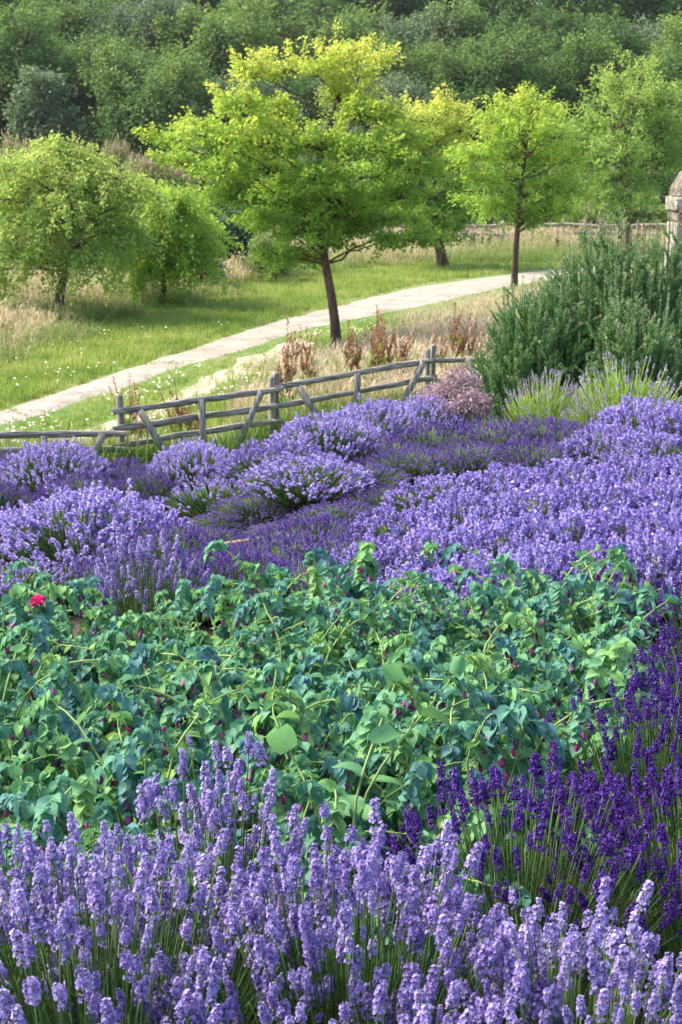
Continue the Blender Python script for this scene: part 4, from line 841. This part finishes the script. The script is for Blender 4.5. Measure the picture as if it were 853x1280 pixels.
# ------------------------------------------------------------------ near lavender: every spike its own part, up to 100 per bush
NEAR = {k: [spike_tpl(k, 2) for _ in range(7)] for k in ('light', 'dark')}
NMESH = {}
def near_mesh(kind, i):
    if (kind, i) not in NMESH:
        g = G(); g.inst(NEAR[kind][i], np.eye(3)[None], np.zeros((1, 3)), np.array([.5]))
        o = g.build('flower_spike', [M[MATS[kind][0]], M[MATS[kind][1]]], None); NMESH[(kind, i)] = o.data; bpy.data.objects.remove(o)
    return NMESH[(kind, i)]
def near_lav(kind, x, y, Rr, H, n, label, group, edge=.38, lean=(0, 0), leafn=1700, sc0=1.0, jit=.05):
    z = gh(x, y); o = thing('lavender_bush', label, 'lavender', (x, y, z), 0, group)
    b, c, tip, tan = stems_paths(n, Rr, H, edge, lean, jit=jit)
    g = G(); g.tubes(bez(b, c, tip, 8), np.linspace(.0016, .0012, 8)[None], 5, var=rng.random(n)); 
    ne = n // 2; b2, c2, t2, _ = stems_paths(ne, Rr * .9, H * .8, edge, lean); g.tubes(bez(b2, c2, t2, 6), np.full((1, 6), .0012), 4, var=rng.random(ne)); g.build('stems', M['lav_stem'], o, smooth=True)
    g = G(); leaf_strips(g, b, c, tip, leafn, .048, .0035, .08, .55); leaf_strips(g, b, c, tip, n * 3, .03, .003, .5, .8); g.build('foliage', M['lav_leaf'], o)
    # nearest to the viewer first
    wp = tip + np.array([x, y, z]); order = np.argsort(np.linalg.norm(wp - CAM, axis=1)); rest = []
    s = np.where(rng.random(n) < .2, U(.5, .75, n), U(.75, 1.2, n)) * sc0; Fm = frames(tan)
    vis = [i for i in order if abs((wp[i, 0]) / max(wp[i, 1], .1)) < .25 and wp[i, 1] > 1.3]; vs = set(vis[:100])
    for i in range(n):
        if i in vs:
            k_ = int(rng.integers(0, 7)); ob = bpy.data.objects.new('flower_spike', near_mesh(kind, k_)); C.objects.link(ob); ob.parent = o; ob.location = tip[i]
            ob.rotation_euler = Vector(tan[i]).to_track_quat('Z', 'Y').to_euler(); ob.scale = (s[i], s[i], s[i] * U(.9, 1.15))
        else: rest.append(i)
    if rest:
        g = G(); rest = np.array(rest); pk = rng.integers(0, 7, len(rest))
        for j in range(7): q = rest[pk == j]; g.inst(NEAR[kind][j], Fm[q] * s[q][:, None, None], tip[q], U(.25, .75, len(q)))
        g.build('flower_spikes', [M[MATS[kind][0]], M[MATS[kind][1]]], o, kind='stuff')
gF = 'light lavender bushes nearest the viewer'
near_lav('light', -.40, 2.10, .38, .64, 400, 'near light lavender bush at the lower left with green stems showing', gF, edge=.34, sc0=.82, jit=.075)
near_lav('light', -.74, 2.35, .36, .57, 240, 'near light lavender bush reaching in from the left edge', gF, edge=.3, sc0=.82, jit=.075)
near_lav('light', .02, 2.12, .36, .64, 420, 'near light lavender bush in the lower middle, fullest of the front ones', gF, sc0=.82, jit=.075)
near_lav('light', .38, 2.02, .34, .56, 360, 'near light lavender bush at the lower right', gF, sc0=.82, jit=.075)
near_lav('light', -.24, 2.52, .24, .68, 150, 'light lavender clump reaching up into the honeywort, front left', gF, sc0=.85, jit=.08)
near_lav('light', .08, 1.74, .34, .52, 340, 'light lavender bush crossing the bottom edge', gF, sc0=.82, jit=.14)
near_lav('light', -.36, 1.70, .30, .49, 300, 'light lavender bush crossing the bottom left corner', gF, sc0=.82, jit=.14)
near_lav('light', .66, 1.95, .26, .47, 190, 'light lavender bush leaning in at the bottom right corner', gF, sc0=.82, jit=.14)
near_lav('light', -.16, 1.46, .26, .45, 210, 'light lavender tuft lowest in the bottom left of the centre', gF, sc0=.8, jit=.14)
near_lav('light', .24, 1.50, .24, .44, 200, 'light lavender tuft lowest in the bottom right of the centre', gF, sc0=.8, jit=.14)
gD = 'dark purple lavender bushes on the right'
near_lav('dark', .40, 2.80, .34, .58, 220, 'dark purple lavender bush behind the front light one', gD, sc0=.95)
near_lav('dark', .80, 2.85, .36, .56, 200, 'dark purple lavender bush low at the right edge with long green stems', gD)
near_lav('dark', .86, 3.55, .38, .60, 230, 'dark purple lavender bush mingled with honeywort leaves on the right', gD)
near_lav('dark', 1.28, 4.30, .38, .62, 220, 'dark purple lavender bush at the right edge halfway up', gD)
near_lav('dark', 1.50, 5.20, .38, .62, 220, 'farthest dark purple lavender bush right of the honeywort', gD, leafn=1200)
near_lav('light', -.88, 6.15, .26, .62, 110, 'small light lavender poking over the left part of the honeywort', 'light lavender inside the honeywort', leafn=600, sc0=1.15)
near_lav('light', -1.25, 5.5, .12, .42, 24, 'little light lavender sprigs deep in the left honeywort', 'light lavender inside the honeywort', leafn=150)

# ------------------------------------------------------------------ honeywort
def cleaf(rows=6, curl=.3, cup=.18, wid=.42, tipw=.0):
    V, F = [], []
    for r in range(rows):
        t = r / (rows - 1); w_ = wid * (math.sin(math.pi * min(1, (t * .86 + .14 * (1 - t)))) ** .5 if t < 1 else .14) * (1 - .08 * t)
        for cc in (-1, -.5, 0, .5, 1): V.append((cc * w_, t + (.0 if t < 1 else -.12 * cc * cc), cup * (cc * cc) * w_ * 2 - curl * t * t + .02 * math.sin(cc * 5 + t * 7)))
    for r in range(rows - 1):
        for cc in range(4): a_ = r * 5 + cc; F.append((a_, a_ + 1, a_ + 6, a_ + 5))
    return Tpl(V, F)
CL = [cleaf(curl=.15, cup=.2), cleaf(curl=.4, cup=.12), cleaf(curl=.6, cup=.25, wid=.40), cleaf(curl=-.1, cup=.3, wid=.40)]
BR = [cleaf(4, .35, .35, .48), cleaf(4, .55, .2, .5)]
def bell_tpl():
    V, F = [], []; n = 6
    for z, r in ((0, .35), (.3, .5), (.75, .5), (1, .42)):
        for j in range(n): a_ = j * 6.283 / n; V.append((math.cos(a_) * r * .4, math.sin(a_) * r * .4, z))
    for q in range(3):
        for j in range(n): F.append((q * n + j, q * n + (j + 1) % n, (q + 1) * n + (j + 1) % n, (q + 1) * n + j))
    F.append(tuple(range(3 * n, 4 * n))); return Tpl(V, F)
BELL = bell_tpl()
def cer_stem(gs, gl, gb, gf, P, scale=1.0, nleaf=14, heads=3, big=.075, blue=.5):
    """P: (q,3) stem polyline"""
    q = len(P); gs.tubes(P[None], np.linspace(.0046, .0024, q)[None] * scale, 5, var=np.array([U(.1, .9)]))
    t = np.linspace(.06, .93, nleaf) + rng.normal(0, .012, nleaf); T = np.stack([np.interp(t, np.linspace(0, 1, q), P[:, c]) for c in range(3)], -1)
    tan = norm(np.gradient(P, axis=0)); Tt = norm(np.stack([np.interp(t, np.linspace(0, 1, q), tan[:, c]) for c in range(3)], -1))
    a = np.arange(nleaf) * 2.4 + U(0, 6.28); h_ = norm(np.cross(Tt, np.array([.3, .2, 1.]) + 1e-3)); k_ = np.cross(Tt, h_)
    side = h_ * np.cos(a)[:, None] + k_ * np.sin(a)[:, None]; dd = norm(side + Tt * .55 + np.array([0, 0, .1])); nr = norm(Tt * .8 - side * .3 + np.array([0, 0, .7]) + rng.normal(0, .25, (nleaf, 3)))
    size = big * scale * (1 - .42 * t) * U(.75, 1.2, nleaf); pk = rng.integers(0, 4, nleaf)
    var = np.clip(blue + .10 * rng.normal(size=nleaf) + .15 * (rng.random() - .5), 0, 1)
    Fm = frames_yz(dd, nr) * size[:, None, None]
    for j in range(4): s_ = pk == j; gl.inst(CL[j], Fm[s_], T[s_], var[s_])
    # nodding heads
    for hN in range(heads):
        tt = 1.0 if hN == 0 else U(.72, .97); p0 = np.array([np.interp(tt, np.linspace(0, 1, q), P[:, c]) for c in range(3)]); tn = tan[min(q - 1, int(tt * (q - 1)))]
        az = U(0, 6.28); sd = norm(np.array([math.cos(az), math.sin(az), 0]) * 1.0 + tn * [1, 1, 0] * .8); L_ = U(.065, .11) * scale
        c1 = p0 + (tn * .7 + np.array([0, 0, .5])) * L_ * .7; e = p0 + sd * L_ * .8 + np.array([0, 0, -.15 * L_]); B_ = bez(p0[None], c1[None], e[None], 6)[0]
        B_ = np.concatenate([B_, [e + sd * .012 + np.array([0, 0, -.02]), e + sd * .014 + [0, 0, -.042]]]); gs.tubes(B_[None], np.linspace(.0024, .0012, 8)[None] * scale, 4, var=np.array([.6]))
        nb = 17; tb = np.linspace(.15, 1, nb); Tb = np.stack([np.interp(tb, np.linspace(0, 1, 8), B_[:, c]) for c in range(3)], -1); bt = norm(np.gradient(B_, axis=0)); Tn = norm(np.stack([np.interp(tb, np.linspace(0, 1, 8), bt[:, c]) for c in range(3)], -1))
        sg = np.where(np.arange(nb) % 2 == 0, 1, -1)[:, None]; perp = norm(np.cross(Tn, np.array([0, 0, 1.]) + sd * .2)); dd = norm(perp * sg * .8 + np.array([0, 0, -.35]) + sd * .35 + rng.normal(0, .25, (nb, 3)))
        nr = norm(np.array([0, 0, .8]) + sd * .5 + perp * sg * .5 + rng.normal(0, .2, (nb, 3))); sz = U(.027, .042, nb) * scale * (1 - .25 * tb); Fm = frames_yz(dd, nr) * sz[:, None, None]; pk = rng.integers(0, 2, nb); v_ = np.clip(U(.1, .8) + rng.normal(0, .08, nb), 0, 1)
        hg = G()
        for j in range(2): s_ = pk == j; hg.inst(BR[j], Fm[s_], Tb[s_] - p0, v_[s_], mat=0)
        nf = int(rng.integers(2, 5)); Tf = B_[rng.integers(5, 8, nf)] + rng.normal(0, .006, (nf, 3)) + [0, 0, -.006]; fd = norm(np.tile([0, 0, -1.], (nf, 1)) + sd * .25 + rng.normal(0, .25, (nf, 3))); fg = G(); fg.inst(BELL, frames(fd) * (U(.016, .021, nf) * scale)[:, None, None] * np.array([1.5, 1.5, .9]), Tf - p0, rng.random(nf), mat=1 if gf is None else 0)
        gb.append((hg, fg, p0))
def finish_cer(o, gs, gl, gb, gf):
    gs.build('stem', M['cer_stem'], o, smooth=True); gl.build('foliage', M['cer_leaf'], o, smooth=True); 
    for hg, fg, p0 in gb:
        if gf is None:
            hg.V += fg.V; hg.L += [l + hg.n for l in fg.L]; hg.S += fg.S; hg.Mt += fg.Mt; hg.A += fg.A
            h_ = hg.build('flower_head', [M['cer_bract'], M['cer_bell']], o, smooth=True); h_.location = p0
        else:
            h_ = hg.build('flower_head', M['cer_bract'], o, smooth=True); h_.location = p0; fg.build('blossom', M['cer_bell'], h_, smooth=True)
def cer_proto():
    o = thing('honeywort_plant', None, 'honeywort'); gs, gl, gb, gf = G(), G(), [], None
    for s_ in range(11):
        a_ = s_ * 2.4 + U(-.3, .3); r = U(.03, .32); H = U(.34, .50) * (1 - .25 * (r / .32) ** 2); e = np.array([math.cos(a_) * r, math.sin(a_) * r, H]); d2 = np.array([math.cos(a_), math.sin(a_), 0])
        P = bez(np.array([[0, 0, 0.]]) + d2 * .02, (d2 * r * .4 + [0, 0, H * .75])[None], (e + d2 * .02)[None], 9)[0]; P += np.cumsum(rng.normal(0, .004, P.shape), axis=0)
        cer_stem(gs, gl, gb, gf, P, U(.85, 1.1), int(rng.integers(9, 13)), int(rng.integers(2, 4)), big=U(.042, .068), blue=U(.1, .75))
    for s_ in range(3):
        a_ = U(0, 6.28); r = U(.30, .48); H = U(.42, .56); d2 = np.array([math.cos(a_), math.sin(a_), 0])
        P = bez(np.array([[0, 0, .02]]), (d2 * r * .25 + [0, 0, H * 1.1])[None], (d2 * r + [0, 0, H])[None], 11)[0]; P += np.cumsum(rng.normal(0, .005, P.shape), axis=0)
        cer_stem(gs, gl, gb, gf, P, 1.0, 9, 2, big=.055, blue=U(.4, .8))
    finish_cer(o, gs, gl, gb, gf); return o
cps = [cer_proto() for _ in range(6)]; cu = set()
lim = lambda D: np.interp(D, [2.8, 3.3, 3.9, 5, 6.1], [.16, .42, .68, 1.08, 1.40])
spots = []
for D in np.arange(2.95, 6.25, .33):
    x0 = -.27 * D - .1; x1 = lim(D); n = max(2, int(round((x1 - x0) / .32)))
    for i in range(n):
        q_ = x0 + (x1 - x0) * (i + .5) / n + U(-.07, .07)
        if D < 5.35 or q_ > -.45 - .3 * (D < 5.7): spots.append((q_, D + U(-.09, .09)))
for i, (x, y) in enumerate(spots):
    j = int(rng.integers(0, 6)); o = cps[j] if j not in cu else copy_tree(cps[j]); cu.add(j)
    o.location = (x, y, gh(x, y)); s = U(.92, 1.12) * (.92 if y < 3.3 else 1); o.scale = (s, s, s * U(.78, 1.15) * (.95 if y > 4.6 else 1.0)); o.rotation_euler = (0, 0, U(0, 6.28))
    if y < 3.7: lb = 'blue green honeywort plant in the front of the leafy patch'; gr = 'honeywort plants at the front of the patch'
    elif y < 5.0: lb = 'blue green honeywort plant in the middle of the dense leafy patch'; gr = 'honeywort plants in the middle of the patch'
    else: lb = 'blue green honeywort plant in the back of the leafy patch'; gr = 'honeywort plants at the back of the patch'
    sd_ = 'left' if x < -.45 * y / 4 else ('right' if x > .25 * y / 4 else 'central'); o['label'] = lb.replace('blue green honeywort plant', 'honeywort plant on the %s side' % sd_ if sd_ != 'central' else 'honeywort plant near the midline'); o['group'] = gr + ', ' + sd_
for j in range(6):
    if j not in cu:
        for ch in list(cps[j].children): bpy.data.objects.remove(ch)
        bpy.data.objects.remove(cps[j])
def arch(label, base_px, D, pts, scale=1.2, big=.062, nleaf=12, heads=3, blue=.55):
    b = at(*base_px, D); z = gh(b[0], b[1]); o = thing('honeywort_plant', label, 'honeywort', (b[0], b[1], z), 0, 'tall honeywort stems above the patch'); gs, gl, gb, gf = G(), G(), [], 1
    for pl in pts:
        W = [np.array([0, 0, 0.])] + [at(px, py, D + dd) - np.array([b[0], b[1], z]) for px, py, dd in pl]; W = np.array(W); d = np.concatenate([[0], np.cumsum(np.linalg.norm(np.diff(W, axis=0), axis=1))])
        t = np.linspace(0, d[-1], 14); P = np.stack([np.interp(t, d, W[:, c]) for c in range(3)], -1)
        for _ in range(2): P[1:-1] = (P[:-2] + 2 * P[1:-1] + P[2:]) / 4
        cer_stem(gs, gl, gb, gf, P, scale, nleaf, heads, big, blue)
    finish_cer(o, gs, gl, gb, gf)
arch('tall honeywort arching left over the violet lavender, purple bells at its tip', (352, 800), 5.7, [[(348, 790, 0), (338, 740, 0), (312, 712, 0), (283, 688, 0)], [(366, 790, 0), (372, 770, 0), (356, 748, 0), (345, 745, 0)]], nleaf=15)
arch('tall upright honeywort right of the left arching one', (392, 800), 5.7, [[(394, 770, 0), (398, 730, 0), (392, 696, 0)], [(405, 760, 0), (420, 720, 0), (450, 700, 0), (455, 690, 0)], [(448, 790, 0), (447, 740, 0), (452, 700, 0)]], nleaf=14)
arch('honeywort with a stem arching left towards the middle of the right lavender drift', (660, 810), 5.6, [[(650, 770, 0), (620, 742, 0), (600, 735, 0)], [(670, 760, 0), (690, 742, 0), (700, 738, 0)]])
arch('yellow green honeywort arching right along the back of the patch', (735, 800), 5.5, [[(735, 765, 0), (765, 745, 0), (800, 735, 0), (822, 738, 0)], [(740, 760, 0), (760, 728, 0), (768, 716, 0)], [(720, 770, 0), (700, 742, 0)]], blue=.8)
arch('tall honeywort at the left edge nodding beside the magenta flower', (15, 860), 4.9, [[(12, 820, 0), (18, 770, 0), (45, 735, 0), (80, 738, 0)], [(5, 800, 0), (2, 765, 0), (15, 748, 0)], [(14, 840, 0), (28, 790, 0), (52, 762, 0)]], nleaf=14, big=.07)
arch('honeywort with the largest plain green leaves in the front middle of the patch', (450, 1060), 3.0, [[(400, 1010, 0), (330, 880, .3), (345, 845, .4)], [(440, 1000, 0), (470, 920, .1), (500, 840, .35)]], scale=1.0, big=.105, nleaf=9, blue=.62)
arch('honeywort with a long pale stem slanting right in the front middle of the patch', (430, 1050), 3.1, [[(450, 990, 0), (490, 940, 0), (540, 880, .2), (580, 830, .4)]], scale=1.0, big=.09, nleaf=9, blue=.5)
arch('honeywort head leaning over the dark purple lavender in the lower right of the patch', (600, 1010), 3.2, [[(590, 980, 0), (575, 945, 0), (600, 915, 0)], [(640, 960, 0), (660, 925, 0), (650, 900, 0)]], big=.06, nleaf=9)
arch('honeywort sprig among the purple spikes at the right edge', (790, 960), 3.8, [[(790, 900, 0), (800, 850, 0), (790, 820, 0)], [(760, 900, 0), (740, 850, 0), (755, 830, 0)]], big=.065, nleaf=10, blue=.6)

# ------------------------------------------------------------------ magenta flower, timber edging
p = at(48, 752, 4.85); z = gh(p[0], p[1]); o = thing('garden_pink', 'small magenta flower at the left edge of the honeywort patch', 'flower', (p[0], p[1], z)); H = p[2] - z
g = G(); g.tubes(bez(np.zeros((1, 3)), np.array([[.02, 0, H * .5]]), np.array([[0, 0, H]]), 6), np.full((1, 6), .003), 5); g.build('stem', M['cer_stem'], o)
g = G(); k = 26; a_ = U(0, 6.28, k); el = U(-.2, 1.1, k); dd = np.stack([np.cos(a_) * np.cos(el), np.sin(a_) * np.cos(el), np.sin(el)], -1); g.inst(BR[0], frames_yz(dd, np.tile([0, 0, 1.], (k, 1)) + rvec(k) * .5) * U(.020, .030, k)[:, None, None], np.tile([0, 0, H], (k, 1)) + rng.normal(0, .004, (k, 3)), rng.random(k)); g.build('petals', M['magenta'], o, smooth=True)
g = G(); k = 14; a_ = U(0, 6.28, k); dd = np.stack([np.cos(a_), np.sin(a_), U(.3, 1, k)], -1); g.inst(LEAF, frames_yz(dd, np.tile([0, 0, 1.], (k, 1)) + rvec(k) * .4) * np.array([.4, 1, 1]) * .09, np.stack([0 * a_, 0 * a_, U(.05, H * .7, k)], -1), rng.random(k)); g.build('foliage', M['cer_leaf'], o)
a_ = at(306, 680, 9.15); zz = gh(a_[0], 9.15); o = thing('timber_edging', 'short brown timber plank edging the bed between the violet lavenders', 'plank', (a_[0], 9.15, zz), R_(32))
g = G(); g.box((0, 0, .05), (.62, .05, .15), jig=.003); g.build('board', M['plank'], o)
for sx in (-.22, .22): g = G(); g.box((sx, .055, .02), (.05, .05, .16), jig=.002); g.build('peg', M['plank'], o)
# every honeywort, shrub and tree prototype is used in place; report sizes
print('TRIS', sum(len(me.loops) - 2 * len(me.polygons) for me in bpy.data.meshes), 'OBJ', len(bpy.data.objects))

# ------------------------------------------------------------------ soft summer air
g = G(); g.box((0, 130, 30), (620, 340, 76)); hm = bpy.data.materials.new('haze'); hm.use_nodes = True; nt = hm.node_tree; nt.nodes.remove(nt.nodes['Principled BSDF'])
pv = nt.nodes.new('ShaderNodeVolumePrincipled'); pv.inputs['Color'].default_value = (.92, .95, 1, 1); pv.inputs['Density'].default_value = .00018; pv.inputs['Anisotropy'].default_value = .2
nt.links.new(pv.outputs[0], nt.nodes['Material Output'].inputs['Volume']); tag(g.build('haze', hm), kind='stuff')
